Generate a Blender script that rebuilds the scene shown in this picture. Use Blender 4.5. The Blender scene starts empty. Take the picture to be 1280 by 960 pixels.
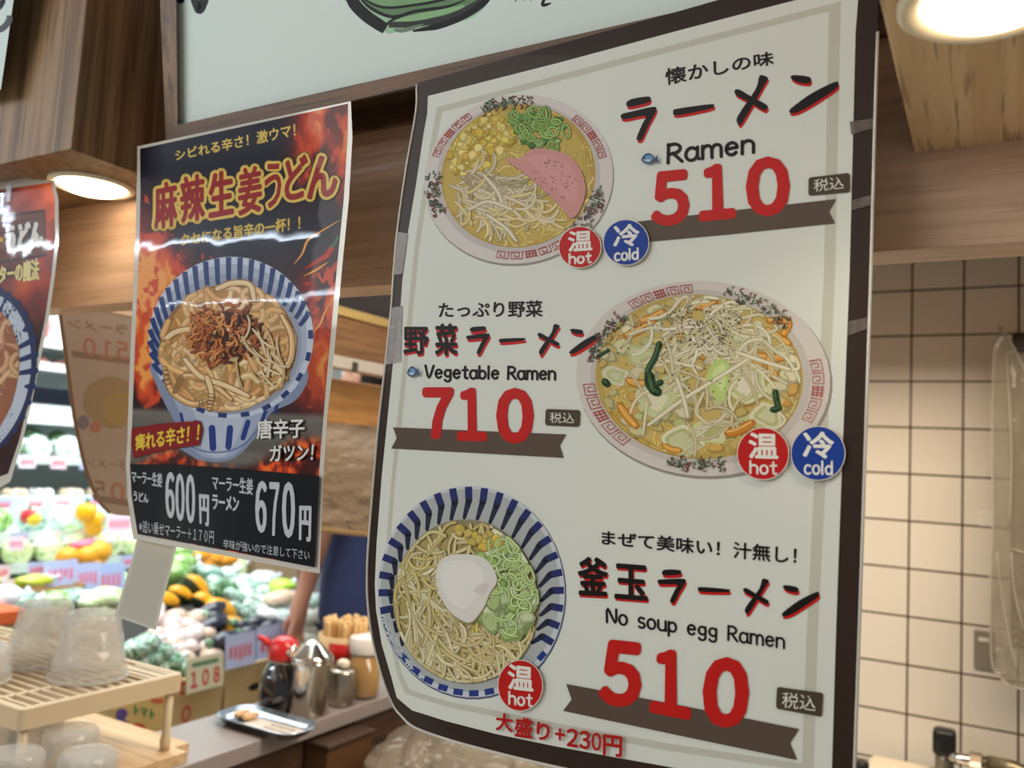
import bpy, bmesh, math, random
import numpy as np
from mathutils import Vector, Matrix
from mathutils.geometry import tessellate_polygon
from math import sin, cos, pi, radians

# ------------------------------------------------------------------ camera, world, lights, exposure
S = bpy.context.scene
C = S.collection
W_PX, H_PX, F_PX = 1280, 960, 1051.6
YAW, PITCH, ROLL = radians(29.7728), radians(5.2202), radians(3.2305)

def cam_axes():
    cy, sy = cos(YAW), sin(YAW)
    f = np.array([-sy * cos(PITCH), cy * cos(PITCH), sin(PITCH)])
    r = np.array([cy, sy, 0.0])
    u = np.cross(r, f)
    c, s = cos(ROLL), sin(ROLL)
    return c * r + s * u, -s * r + c * u, f
AR, AU, AF = cam_axes()

cd = bpy.data.cameras.new('camera')
cam = bpy.data.objects.new('camera', cd)
C.objects.link(cam)
cam.matrix_world = Matrix(((AR[0], AU[0], -AF[0], 0), (AR[1], AU[1], -AF[1], 0), (AR[2], AU[2], -AF[2], 0), (0, 0, 0, 1)))
cd.sensor_width = 36.0
cd.lens = 36.0 * F_PX / W_PX
cd.clip_start = 0.02
cd.dof.use_dof = True
cd.dof.focus_distance = 0.66
cd.dof.aperture_fstop = 6.5
S.camera = cam

S.view_settings.view_transform = 'Standard'
S.view_settings.look = 'None'
S.view_settings.gamma = 1.0
S.view_settings.exposure = 0.0
S.view_settings.use_curve_mapping = False
try:
    S.cycles.use_denoising = True
    S.cycles.max_bounces = 10
    S.cycles.transparent_max_bounces = 16
    S.cycles.caustics_reflective = False
    S.cycles.caustics_refractive = False
except Exception:
    pass

wd = bpy.data.worlds.new('world')
S.world = wd
wd.use_nodes = True
wd.node_tree.nodes['Background'].inputs[0].default_value = (0.86, 0.93, 1.0, 1)
wd.node_tree.nodes['Background'].inputs[1].default_value = 0.26

def area(name, loc, target, sx, sy, power, col):
    l = bpy.data.lights.new(name, 'AREA')
    l.shape = 'RECTANGLE'; l.size = sx; l.size_y = sy; l.energy = power; l.color = col
    o = bpy.data.objects.new(name, l); C.objects.link(o)
    o.location = loc
    o.rotation_euler = (Vector(target) - Vector(loc)).to_track_quat('-Z', 'Y').to_euler()
    return o
COOL = (0.90, 0.97, 1.0)
WARM = (1.0, 0.87, 0.68)
area('store_light', (-2.3, 2.2, 1.45), (-2.9, 2.3, -0.6), 2.2, 3.6, 145, COOL)      # ceiling lights over the produce
area('aisle_light', (-1.9, -2.6, 1.2), (-0.4, 0.6, 0.0), 2.6, 1.6, 49, (1.0, 0.99, 0.96))  # ceiling lights of the aisle behind the camera
kl = area('kitchen_light', (0.1, 1.15, 0.5), (0.1, 1.15, -1), 1.6, 0.3, 27, (1.0, 0.89, 0.74))  # strip lamp above the kitchen counter

kl.rotation_euler = (0, 0, 0)
area('case_fill_light', (-3.15, 2.0, 0.80), (-3.75, 2.0, -0.35), 2.0, 0.12, 16, COOL)      # fill lamp added in front of the refrigerated case to brighten its shelves

# ------------------------------------------------------------------ helpers
def lin(c):
    out = []
    for v in c[:3]:
        v = v / 255.0
        out.append(v / 12.92 if v <= 0.04045 else ((v + 0.055) / 1.055) ** 2.4)
    return tuple(out)

def ray(x, y):
    d = AR * ((x - 640) / F_PX) - AU * ((y - 480) / F_PX) + AF
    return d
def onY(x, y, Y): d = ray(x, y); return Vector(d * Y / d[1])
def onX(x, y, X): d = ray(x, y); return Vector(d * X / d[0])
def onZ(x, y, Z): d = ray(x, y); return Vector(d * Z / d[2])

def tag(o, label=None, cat=None, group=None, kind=None):
    if label: o['label'] = label
    if cat: o['category'] = cat
    if group: o['group'] = group
    if kind: o['kind'] = kind
    return o
def thing(name, label, cat, loc, group=None):
    o = bpy.data.objects.new(name, None)
    o.empty_display_size = 0.03
    C.objects.link(o); o.location = loc
    return tag(o, label, cat, group)
def origin_of(p):
    v = Vector((0, 0, 0))
    while p is not None:
        v += p.location; p = p.parent
    return v
def put(name, verts, faces, m, parent=None, smooth=False, loc=None, cols=None, mats=None, mi=None):
    """one mesh object from world-space vertices; its origin is its parent's, or loc"""
    o0 = origin_of(parent) if parent else Vector(loc or (0, 0, 0))
    me = bpy.data.meshes.new(name)
    me.from_pydata([tuple(Vector(v) - o0) for v in verts], [], [tuple(f) for f in faces])
    if mats:
        for k in mats: me.materials.append(k)
        me.polygons.foreach_set('material_index', mi)
    else:
        me.materials.append(m)
    if cols is not None:
        a = me.color_attributes.new('Col', 'FLOAT_COLOR', 'CORNER')
        buf = []
        for f, c in zip(faces, cols):
            if isinstance(c[0], (tuple, list, np.ndarray)):
                for q in c: buf += [q[0], q[1], q[2], 1]
            else:
                buf += [c[0], c[1], c[2], 1] * len(f)
        a.data.foreach_set('color', buf)
    if smooth:
        me.polygons.foreach_set('use_smooth', [True] * len(me.polygons))
    me.update()
    o = bpy.data.objects.new(name, me); C.objects.link(o)
    if parent: o.parent = parent
    else: o.location = o0
    return o
def put_bm(name, bm, m, parent=None, smooth=False, loc=None, weld=False):
    if weld: bmesh.ops.remove_doubles(bm, verts=bm.verts, dist=1e-5)
    bmesh.ops.recalc_face_normals(bm, faces=bm.faces)
    bm.verts.index_update()
    v = [x.co.copy() for x in bm.verts]; f = [[q.index for q in x.verts] for x in bm.faces]
    bm.free()
    return put(name, v, f, m, parent, smooth, loc)
def box_bm(bm, lo, hi, bev=0.0, seg=2):
    r = bmesh.ops.create_cube(bm, size=1.0)
    vs = r['verts']
    for v in vs:
        v.co = Vector([lo[i] + (v.co[i] + 0.5) * (hi[i] - lo[i]) for i in range(3)])
    if bev > 0:
        es = list({e for v in vs for e in v.link_edges})
        bmesh.ops.bevel(bm, geom=es, offset=bev, segments=seg, affect='EDGES', profile=0.5)
    return bm
def box(name, lo, hi, m, parent=None, bev=0.0, loc=None, smooth=False):
    return put_bm(name, box_bm(bmesh.new(), lo, hi, bev), m, parent, smooth, loc)
def lathe(prof, cx, cy, n=32, cap0=True, cap1=True, fn=None):
    vs, fs = [], []
    for r, z in prof:
        for k in range(n):
            a = 2 * pi * k / n
            rr = r if fn is None else fn(r, z, a)
            vs.append((cx + rr * cos(a), cy + rr * sin(a), z))
    for i in range(len(prof) - 1):
        for k in range(n):
            a, b = i * n + k, i * n + (k + 1) % n
            fs.append((a, b, b + n, a + n))
    if cap0: fs.append(tuple(range(n - 1, -1, -1)))
    if cap1: fs.append(tuple(range((len(prof) - 1) * n, len(prof) * n)))
    return vs, fs
def tube(pts, r, n=8):
    pts = [Vector(p) for p in pts]
    rs = r if isinstance(r, (list, tuple)) else [r] * len(pts)
    vs, fs = [], []
    for i, p in enumerate(pts):
        t = (pts[min(i + 1, len(pts) - 1)] - pts[max(i - 1, 0)]).normalized()
        a = t.orthogonal().normalized() if i == 0 else (pa - t * pa.dot(t)).normalized()
        pa = a
        b = t.cross(a)
        for k in range(n):
            g = 2 * pi * k / n
            vs.append(p + (a * cos(g) + b * sin(g)) * rs[i])
    for i in range(len(pts) - 1):
        for k in range(n):
            q, w = i * n + k, i * n + (k + 1) % n
            fs.append((q, w, w + n, q + n))
    fs.append(tuple(range(n - 1, -1, -1))); fs.append(tuple(range((len(pts) - 1) * n, len(pts) * n)))
    return vs, fs
def merge(*parts):
    V, F = [], []
    for v, f in parts:
        k = len(V); V += list(v); F += [tuple(i + k for i in q) for q in f]
    return V, F
def ico(c, r, sub=2, fn=None):
    bm = bmesh.new()
    bmesh.ops.create_icosphere(bm, subdivisions=sub, radius=1.0)
    vs = []
    for v in bm.verts:
        d = v.co.normalized()
        s = fn(d) if fn else 1.0
        vs.append(Vector((c[0] + d.x * r[0] * s, c[1] + d.y * r[1] * s, c[2] + d.z * r[2] * s)))
    bm.verts.index_update()
    fs = [tuple(q.index for q in f.verts) for f in bm.faces]
    bm.free()
    return vs, fs

# ------------------------------------------------------------------ materials
MC = {}
def mat(name, col=(200, 200, 200), rough=0.5, metal=0.0, spec=0.5, trans=0.0, ior=1.45, coat=0.0, emit=0.0, ecol=None, alpha=1.0, bump=0.0, bscale=40.0, var=0.0):
    if name in MC: return MC[name]
    m = bpy.data.materials.new(name); m.use_nodes = True
    nt = m.node_tree; b = nt.nodes['Principled BSDF']
    l = lin(col)
    b.inputs['Base Color'].default_value = (*l, 1)
    b.inputs['Roughness'].default_value = rough
    b.inputs['Metallic'].default_value = metal
    b.inputs['Specular IOR Level'].default_value = spec
    b.inputs['IOR'].default_value = ior
    b.inputs['Transmission Weight'].default_value = trans
    b.inputs['Coat Weight'].default_value = coat
    b.inputs['Alpha'].default_value = alpha
    if emit:
        b.inputs['Emission Color'].default_value = (*lin(ecol or col), 1)
        b.inputs['Emission Strength'].default_value = emit
    if bump or var:
        tc = nt.nodes.new('ShaderNodeTexCoord')
        nz = nt.nodes.new('ShaderNodeTexNoise'); nz.inputs['Scale'].default_value = bscale; nz.inputs['Detail'].default_value = 4
        nt.links.new(tc.outputs['Object'], nz.inputs['Vector'])
        if bump:
            bp = nt.nodes.new('ShaderNodeBump'); bp.inputs['Strength'].default_value = bump; bp.inputs['Distance'].default_value = 0.004
            nt.links.new(nz.outputs['Fac'], bp.inputs['Height']); nt.links.new(bp.outputs['Normal'], b.inputs['Normal'])
        if var:
            mx = nt.nodes.new('ShaderNodeMix'); mx.data_type = 'RGBA'
            mx.inputs['A'].default_value = (*[v * (1 - var) for v in l], 1); mx.inputs['B'].default_value = (*[min(1, v * (1 + var)) for v in l], 1)
            nt.links.new(nz.outputs['Fac'], mx.inputs['Factor']); nt.links.new(mx.outputs['Result'], b.inputs['Base Color'])
    MC[name] = m
    return m

def wood(name, light, dark, axis=0, scale=1.0, rough=0.55, fleck=0.5):
    """oak-like veneer: stretched grain along one object axis plus short dark pores"""
    if name in MC: return MC[name]
    m = bpy.data.materials.new(name); m.use_nodes = True
    nt = m.node_tree; N = nt.nodes; L = nt.links; b = N['Principled BSDF']
    tc = N.new('ShaderNodeTexCoord')
    def stretched(across, along, detail, dist=0.0):
        mp = N.new('ShaderNodeMapping')
        sc = [across * scale] * 3; sc[axis] = along * scale
        mp.inputs['Scale'].default_value = sc
        L.new(tc.outputs['Object'], mp.inputs['Vector'])
        nz = N.new('ShaderNodeTexNoise'); nz.inputs['Scale'].default_value = 1.0
        nz.inputs['Detail'].default_value = detail; nz.inputs['Distortion'].default_value = dist
        L.new(mp.outputs['Vector'], nz.inputs['Vector'])
        return nz
    g = stretched(95, 4.0, 5, 0.4); p = stretched(300, 14, 2); big = stretched(16, 1.6, 3, 1.2)
    r1 = N.new('ShaderNodeValToRGB')
    r1.color_ramp.elements[0].position = 0.36; r1.color_ramp.elements[0].color = (*lin(dark), 1)
    r1.color_ramp.elements[1].position = 0.60; r1.color_ramp.elements[1].color = (*lin(light), 1)
    mid = N.new('ShaderNodeMix'); mid.data_type = 'FLOAT'; mid.inputs['Factor'].default_value = 0.28
    L.new(g.outputs['Fac'], mid.inputs['A']); L.new(big.outputs['Fac'], mid.inputs['B'])
    L.new(mid.outputs['Result'], r1.inputs['Fac'])
    r2 = N.new('ShaderNodeValToRGB')
    r2.color_ramp.elements[0].position = 0.33; r2.color_ramp.elements[0].color = (fleck, fleck, fleck, 1)
    r2.color_ramp.elements[1].position = 0.44; r2.color_ramp.elements[1].color = (0, 0, 0, 1)
    L.new(p.outputs['Fac'], r2.inputs['Fac'])
    mx = N.new('ShaderNodeMix'); mx.data_type = 'RGBA'
    mx.inputs['B'].default_value = (*[v * 0.55 for v in lin(dark)], 1)
    L.new(r2.outputs['Color'], mx.inputs['Factor']); L.new(r1.outputs['Color'], mx.inputs['A'])
    L.new(mx.outputs['Result'], b.inputs['Base Color'])
    b.inputs['Roughness'].default_value = rough
    bp = N.new('ShaderNodeBump'); bp.inputs['Strength'].default_value = 0.25; bp.inputs['Distance'].default_value = 0.001
    L.new(g.outputs['Fac'], bp.inputs['Height']); L.new(bp.outputs['Normal'], b.inputs['Normal'])
    MC[name] = m
    return m

def printed(name, rough=0.35, coat=0.0, coat_rough=0.05, bump=0.0, bscale=20, trans=0.0):
    if name in MC: return MC[name]
    m = bpy.data.materials.new(name); m.use_nodes = True
    nt = m.node_tree; b = nt.nodes['Principled BSDF']
    a = nt.nodes.new('ShaderNodeAttribute'); a.attribute_name = 'Col'
    nt.links.new(a.outputs['Color'], b.inputs['Base Color'])
    b.inputs['Roughness'].default_value = rough
    b.inputs['Specular IOR Level'].default_value = 0.10
    b.inputs['Coat Weight'].default_value = coat
    b.inputs['Coat Roughness'].default_value = coat_rough
    if bump:
        tc = nt.nodes.new('ShaderNodeTexCoord')
        nz = nt.nodes.new('ShaderNodeTexNoise'); nz.inputs['Scale'].default_value = bscale; nz.inputs['Detail'].default_value = 2
        nt.links.new(tc.outputs['Object'], nz.inputs['Vector'])
        bp = nt.nodes.new('ShaderNodeBump'); bp.inputs['Strength'].default_value = bump; bp.inputs['Distance'].default_value = 0.01
        nt.links.new(nz.outputs['Fac'], bp.inputs['Height'])
        nt.links.new(bp.outputs['Normal'], b.inputs['Normal']); nt.links.new(bp.outputs['Normal'], b.inputs['Coat Normal'])
    MC[name] = m
    return m
def film(name, tint=(235, 238, 235), amount=0.25, rough=0.08):
    """clear plastic: mostly see-through, a little milky, glossy"""
    if name in MC: return MC[name]
    m = bpy.data.materials.new(name); m.use_nodes = True
    nt = m.node_tree; b = nt.nodes['Principled BSDF']; out = nt.nodes['Material Output']
    b.inputs['Base Color'].default_value = (*lin(tint), 1); b.inputs['Roughness'].default_value = rough
    t = nt.nodes.new('ShaderNodeBsdfTransparent'); mx = nt.nodes.new('ShaderNodeMixShader')
    mx.inputs[0].default_value = amount
    nt.links.new(t.outputs[0], mx.inputs[1]); nt.links.new(b.outputs[0], mx.inputs[2]); nt.links.new(mx.outputs[0], out.inputs['Surface'])
    MC[name] = m
    return m

# ------------------------------------------------------------------ printed sheets: a curved sheet in the room that artwork is printed on
class Sheet:
    """a hanging sheet: plane through p0 with normal n, bent by w(s, t) along the normal axis"""
    def __init__(self, p0, n, w=None):
        self.p0, self.n, self.w = np.array(p0, float), np.array(n, float), w
        self.k = 0
        self.lim = 24
        self.f = 1.0
    def pts(self, px, off=0.0):
        px = np.asarray(px, float).reshape(-1, 2)
        d = AR[None] * ((px[:, :1] - 640) / F_PX) - AU[None] * ((px[:, 1:] - 480) / F_PX) + AF[None]
        k = (self.p0 @ self.n) / (d @ self.n)
        if self.w is not None:
            P = d * k[:, None]
            k = k * (1 + self.w(P[:, 0], P[:, 1], P[:, 2]))
        L = np.linalg.norm(d, axis=1)
        return d * (k - off / L)[:, None]
    def up(self, step=4e-7):
        self.k += step * (self.f if step < 4e-6 else 1)
        return self.k

def catmull(P, n=6, closed=False):
    P = [np.array(p, float) for p in P]
    if len(P) < 3: return P
    Q = [P[-1]] + P + [P[0], P[1]] if closed else [2 * P[0] - P[1]] + P + [2 * P[-1] - P[-2]]
    out = []
    for i in range(1, len(Q) - 2):
        a, b, c, d = Q[i - 1], Q[i], Q[i + 1], Q[i + 2]
        for j in range(n):
            t = j / n
            out.append(0.5 * (2 * b + (c - a) * t + (2 * a - 5 * b + 4 * c - d) * t * t + (3 * b - a - 3 * c + d) * t ** 3))
    if not closed: out.append(Q[-2])
    return out
def ell(cx, cy, rx, ry, rot=0, a0=0, a1=360, n=48):
    r = radians(rot); out = []
    full = abs(a1 - a0) >= 360
    for i in range(n if full else n + 1):
        a = radians(a0 + (a1 - a0) * i / n)
        x, y = rx * cos(a), ry * sin(a)
        out.append((cx + x * cos(r) - y * sin(r), cy + x * sin(r) + y * cos(r)))
    return out
def split(P, T, lim):
    """bisect triangles until no edge is longer than lim"""
    P = [tuple(p) for p in P]; out = []; st = list(T)
    while st:
        a, b, c = st.pop()
        es = sorted([(math.dist(P[a], P[b]), a, b, c), (math.dist(P[b], P[c]), b, c, a), (math.dist(P[c], P[a]), c, a, b)])
        L, i, j, k = es[-1]
        if L <= lim: out.append((a, b, c)); continue
        P.append(((P[i][0] + P[j][0]) / 2, (P[i][1] + P[j][1]) / 2)); m = len(P) - 1
        st += [(i, m, k), (m, j, k)]
    return P, out

GLY = {}
def glyphs(s, bold=0.0, shear=0.0):
    """outline of a line of lettering, scaled to the unit box of its ink"""
    key = (s, bold, shear)
    if key in GLY: return GLY[key]
    c = bpy.data.curves.new('lettering', 'FONT'); c.body = s; c.size = 1; c.offset = bold; c.shear = shear; c.resolution_u = 3
    o = bpy.data.objects.new('lettering', c); C.objects.link(o)
    dg = bpy.context.evaluated_depsgraph_get(); dg.update()
    me = bpy.data.meshes.new_from_object(o.evaluated_get(dg))
    me.calc_loop_triangles()
    P = np.array([v.co[:2] for v in me.vertices]); T = [tuple(t.vertices) for t in me.loop_triangles]
    bpy.data.objects.remove(o); bpy.data.meshes.remove(me); bpy.data.curves.remove(c)
    lo, hi = P.min(0), P.max(0)
    P = (P - lo) / (hi - lo)
    GLY[key] = (P, T)
    return GLY[key]

class Art:
    """a printed layer: flat coloured shapes laid on a Sheet, collected into one mesh"""
    def __init__(self, sheet, ox=0, oy=0, sc=1.0):
        self.s, self.V, self.F, self.Cc = sheet, [], [], []
        self.ox, self.oy, self.sc = ox, oy, sc
    def at(self, P):
        return [(self.ox + p[0] / self.sc, self.oy + p[1] / self.sc) for p in P]
    def tris(self, P, T, col, off):
        k = len(self.V)
        self.V += [tuple(q) for q in self.s.pts(P, off)]
        self.F += [tuple(i + k for i in t) for t in T]
        self.Cc += [lin(col)] * len(T)
    def poly(self, P, col, smooth=0, lim=None, raw=False, step=6e-7):
        if smooth: P = catmull(P, smooth, True)
        P = list(P) if raw else self.at(P)
        T = tessellate_polygon([[Vector((p[0], p[1], 0)) for p in P]])
        P, T = split(P, [tuple(t) for t in T], lim or self.s.lim)
        self.tris(P, T, col, self.s.up(step))
    def stroke(self, P, w, col, smooth=0, caps=True, raw=False, taper=None, step=4e-7):
        if smooth: P = catmull(P, smooth)
        P = [np.array(p, float) for p in (P if raw else self.at(P))]
        if not raw: w = w / self.sc
        Q, T = [], []; n = len(P)
        for i, p in enumerate(P):
            t = P[min(i + 1, n - 1)] - P[max(i - 1, 0)]
            t = t / (np.linalg.norm(t) + 1e-9); nn = np.array([-t[1], t[0]])
            ww = w / 2 * (taper(i / (n - 1)) if taper else 1)
            Q += [p + nn * ww, p - nn * ww]
        for i in range(n - 1):
            a = 2 * i
            T += [(a, a + 1, a + 3), (a, a + 3, a + 2)]
        if caps and w > 0.8:
            for p, ww in ((P[0], taper(0) if taper else 1), (P[-1], taper(1) if taper else 1)):
                k = len(Q); r = w / 2 * ww
                Q += [p + r * np.array([cos(q * pi / 4), sin(q * pi / 4)]) for q in range(8)]
                T += [(k, k + q, k + q + 1) for q in range(1, 7)]
        self.tris(Q, T, col, self.s.up(step))
    def text(self, s, quad, col, bold=0.0, shift=(0, 0), step=1e-6, lim=None):
        """quad: TL, TR, BR, BL of the ink"""
        P, T = glyphs(s)
        q = [np.array(v, float) + np.array(shift) for v in quad]
        h = (np.linalg.norm(q[3] - q[0]) + np.linalg.norm(q[2] - q[1])) / 2
        w = (np.linalg.norm(q[1] - q[0]) + np.linalg.norm(q[2] - q[3])) / 2
        r = bold * min(h, w * 1.6) * 1.0
        if r > 0:      # room for the thickened ink
            a, b = min(.2, r / w), min(.2, r / h)
            P = np.stack([a + P[:, 0] * (1 - 2 * a), b + P[:, 1] * (1 - 2 * b)], 1)
        Q = []
        for u, v in P:
            Q.append((q[3] * (1 - u) + q[2] * u) * (1 - v) + (q[0] * (1 - u) + q[1] * u) * v)
        Q, T = split(self.at(Q), T, lim or self.s.lim)
        k = self.s.up(step); r /= self.sc
        if r < .25: self.tris(Q, T, col, k)
        else:
            n = 8 if r < 2 else 12
            for m in range(n): self.tris([(x + r * cos(2 * pi * m / n), y + r * sin(2 * pi * m / n)) for x, y in Q], T, col, self.s.up(4e-7))
            if r > 1.5: self.tris(Q, T, col, self.s.up(4e-7))
    def put(self, name, m, parent):
        return put(name, self.V, self.F, m, parent, cols=self.Cc)

def rect(x0, y0, x1, y1): return [(x0, y0), (x1, y0), (x1, y1), (x0, y1)]

# hand lettering: strokes in a box of cap height 1, x-height 0.7
def arc(cx, cy, rx, ry, a0, a1, n=9):
    return [(cx + rx * cos(radians(a0 + (a1 - a0) * i / n)), cy + ry * sin(radians(a0 + (a1 - a0) * i / n))) for i in range(n + 1)]
HAND = {
 'R': (.62, [[(0.02, 1), (0, 0)], [(0, .96)] + arc(.22, .74, .3, .25, 85, -90) + [(.04, .46)], [(.22, .48), (.6, 0)]]),
 'V': (.66, [[(0, 1), (.28, 0), (.64, 1)]]),
 'N': (.66, [[(0, 0), (.02, 1), (.56, .02), (.6, 1)]]),
 'a': (.58, [arc(.25, .33, .25, .34, 50, 360, 12), [(.5, .68), (.5, .15), (.58, .02)]]),
 'm': (.86, [[(0, .68), (0, 0)], [(0, .42)] + arc(.2, .44, .19, .24, 170, 0) + [(.4, 0)], [(.4, .42)] + arc(.6, .44, .19, .24, 170, 0) + [(.8, 0)]]),
 'n': (.55, [[(0, .68), (0, 0)], [(0, .4)] + arc(.24, .42, .24, .26, 170, 0) + [(.48, 0)]]),
 'u': (.55, [[(0, .68)] + arc(.24, .25, .24, .25, 180, 360) + [(.48, .68)], [(.48, .68), (.5, 0)]]),
 'e': (.56, [[(.03, .36), (.47, .4)] + arc(.25, .35, .24, .33, 15, 320, 12)]),
 'g': (.56, [arc(.25, .4, .23, .27, 40, 400, 12), [(.46, .66), (.46, -.05)] + arc(.24, -.06, .22, .2, 0, -160)]),
 't': (.45, [[(.2, .95), (.19, .2)] + arc(.32, .16, .12, .15, 190, 310), [(0, .66), (.4, .69)]]),
 'b': (.55, [[(0, 1), (0, .05)], arc(.24, .32, .24, .32, 150, -170, 12)]),
 'd': (.55, [arc(.24, .32, .24, .32, 30, 350, 12), [(.48, 1), (.48, 0)]]),
 'h': (.55, [[(0, 1), (0, 0)], [(0, .4)] + arc(.24, .42, .24, .26, 170, 0) + [(.48, 0)]]),
 'l': (.16, [[(.03, 1), (.03, 0)]]),
 'o': (.56, [arc(.25, .34, .25, .34, 90, 450, 14)]),
 'c': (.5, [arc(.26, .34, .26, .34, 50, 310, 10)]),
 's': (.46, [arc(.22, .5, .2, .18, 40, 260, 7) + arc(.2, .16, .21, .18, 80, -140, 7)]),
 'p': (.55, [[(0, .68), (0, -.3)], arc(.24, .34, .24, .32, 150, -170, 12)]),
 ' ': (.42, []),
}
def hand(art, s, p0, p1, up, w, col, gap=0.14):
    """p0, p1: ends of the baseline; up: vector of one cap height"""
    tot = sum(HAND[c][0] + gap for c in s) - gap
    p0, p1, up = np.array(p0, float), np.array(p1, float), np.array(up, float)
    ex = (p1 - p0) / tot; x = 0
    for c in s:
        for st in HAND[c][1]:
            art.stroke([p0 + ex * (x + q[0]) + up * q[1] for q in st], w, col, smooth=3)
        x += HAND[c][0] + gap

def noise2(x, y, seed=0):
    xi, yi = np.floor(x).astype(int), np.floor(y).astype(int); xf, yf = x - xi, y - yi
    def h(a, b):
        v = np.sin(a * 127.1 + b * 311.7 + seed * 74.7) * 43758.5453
        return v - np.floor(v)
    u, v = xf * xf * (3 - 2 * xf), yf * yf * (3 - 2 * yf)
    return (h(xi, yi) * (1 - u) + h(xi + 1, yi) * u) * (1 - v) + (h(xi, yi + 1) * (1 - u) + h(xi + 1, yi + 1) * u) * v
def fbm(x, y, seed=0, o=4):
    t, a, s = 0, 0.5, 0
    for i in range(o):
        t = t + a * noise2(x * 2 ** i, y * 2 ** i, seed + i); s += a; a *= 0.55
    return t / s
def sstep(a, b, x):
    t = np.clip((x - a) / (b - a), 0, 1); return t * t * (3 - 2 * t)

def slab(name, outline, sheet, m, parent, thick=0.0012, lim=26, colfn=None):
    """the sheet itself: front, back and rim of a traced outline"""
    P = [tuple(p) for p in outline]; nb = len(P)
    T = tessellate_polygon([[Vector((p[0], p[1], 0)) for p in P]])
    P, T = split(P, [tuple(t) for t in T], lim)
    a = sheet.pts(P, 0.0); b = sheet.pts(P, -thick)
    n = len(P)
    V = [tuple(q) for q in a] + [tuple(q) for q in b]
    F = [tuple(t) for t in T] + [(t[2] + n, t[1] + n, t[0] + n) for t in T]
    F += [(i, (i + 1) % nb, (i + 1) % nb + n, i + n) for i in range(nb)]
    if colfn:
        cc = colfn(np.array(P)); cc = np.vstack([cc, cc])
        return put(name, V, F, m, parent, cols=[[cc[i] for i in f] for f in F])
    return put(name, V, F, m, parent)

# ================================================================== the setting
YB = 0.63
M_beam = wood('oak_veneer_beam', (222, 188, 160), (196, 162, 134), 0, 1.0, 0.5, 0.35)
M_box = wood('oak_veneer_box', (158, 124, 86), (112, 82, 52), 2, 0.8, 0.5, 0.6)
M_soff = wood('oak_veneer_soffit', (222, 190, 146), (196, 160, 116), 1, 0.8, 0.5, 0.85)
M_dark = wood('stained_oak', (96, 64, 36), (54, 34, 18), 0, 0.8, 0.5, 0.7)
M_frame = wood('sign_frame_oak', (140, 104, 64), (84, 58, 32), 2, 0.8, 0.5, 0.7)
M_batten = wood('sign_rail_oak', (122, 84, 48), (66, 42, 20), 0, 0.7, 0.5, 0.8)
def structure(o): return tag(o, kind='structure')

def tile_material():
    m = bpy.data.materials.new('white_wall_tile'); m.use_nodes = True
    nt = m.node_tree; N = nt.nodes; L = nt.links; b = N['Principled BSDF']
    tc = N.new('ShaderNodeTexCoord'); sp = N.new('ShaderNodeSeparateXYZ'); cb = N.new('ShaderNodeCombineXYZ')
    L.new(tc.outputs['Object'], sp.inputs[0]); L.new(sp.outputs['X'], cb.inputs['X']); L.new(sp.outputs['Z'], cb.inputs['Y'])
    br = N.new('ShaderNodeTexBrick'); br.offset = 0.0; br.squash = 1.0
    br.inputs['Scale'].default_value = 1.0; br.inputs['Brick Width'].default_value = 0.1; br.inputs['Row Height'].default_value = 0.1
    br.inputs['Mortar Size'].default_value = 0.0022; br.inputs['Mortar Smooth'].default_value = 0.1
    br.inputs['Color1'].default_value = (*lin((236, 224, 204)), 1); br.inputs['Color2'].default_value = (*lin((230, 218, 198)), 1)
    br.inputs['Mortar'].default_value = (*lin((88, 66, 44)), 1)
    L.new(cb.outputs[0], br.inputs['Vector']); L.new(br.outputs['Color'], b.inputs['Base Color'])
    b.inputs['Roughness'].default_value = 0.22
    bp = N.new('ShaderNodeBump'); bp.inputs['Strength'].default_value = 0.5; bp.inputs['Distance'].default_value = 0.002; bp.invert = True
    L.new(br.outputs['Fac'], bp.inputs['Height']); L.new(bp.outputs['Normal'], b.inputs['Normal'])
    return m
structure(box('wall_back', (-0.75, 2.0, -1.38), (1.65, 2.06, 0.62), tile_material(), loc=(-0.75, 2.0, -0.38)))
structure(box('floor', (-7.2, -5.0, -1.43), (1.7, 5.4, -1.38), mat('floor_vinyl', (196, 190, 178), 0.4, var=0.08, bscale=6), loc=(0, 0, -1.38)))
structure(box('wall_left', (-4.6, -1.2, -1.38), (-4.5, 5.4, 1.75), mat('store_wall_white', (214, 216, 210), 0.7), loc=(-4.5, 1, -1.38)))
structure(box('ceiling', (-4.5, 0.2, 1.70), (-0.8, 5.4, 1.75), mat('store_ceiling_white', (205, 205, 200), 0.8), loc=(-3, 2, 1.7)))
# front fascia over the opening, the batten under the sign, the corner box and the soffit
structure(box('trim_1', (-1.42, YB, 0.161), (1.5, YB + 0.04, 0.62), M_beam, bev=0.0012, loc=(0, YB, 0.161)))
zb0, zb1 = onY(440, 166, YB - 0.006).z, onY(440, 127, YB - 0.006).z
structure(box('trim_2', (-0.812, YB - 0.006, zb0), (-0.05, YB, zb1), M_batten, bev=0.001, loc=(-0.5, YB, zb0)))
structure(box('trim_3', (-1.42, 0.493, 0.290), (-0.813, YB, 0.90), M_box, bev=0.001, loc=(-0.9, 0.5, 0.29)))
structure(box('ceiling_soffit', (-0.047, 0.02, 0.2300), (0.95, YB, 0.42), M_soff, bev=0.0008, loc=(0.3, 0.4, 0.23)))
structure(box('ceiling_kitchen', (-1.0, YB + 0.04, 0.56), (1.65, 2.0, 0.62), mat('kitchen_ceiling_brown', (74, 56, 38), 0.8), loc=(0, 1.2, 0.56)))
structure(box('added_lamp_screen', (-0.75, 1.46, 0.388), (1.65, 1.48, 0.56), M_dark, loc=(0, 1.46, 0.405)))           # unseen board added to keep the kitchen lamp off the upper tiles
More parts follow.
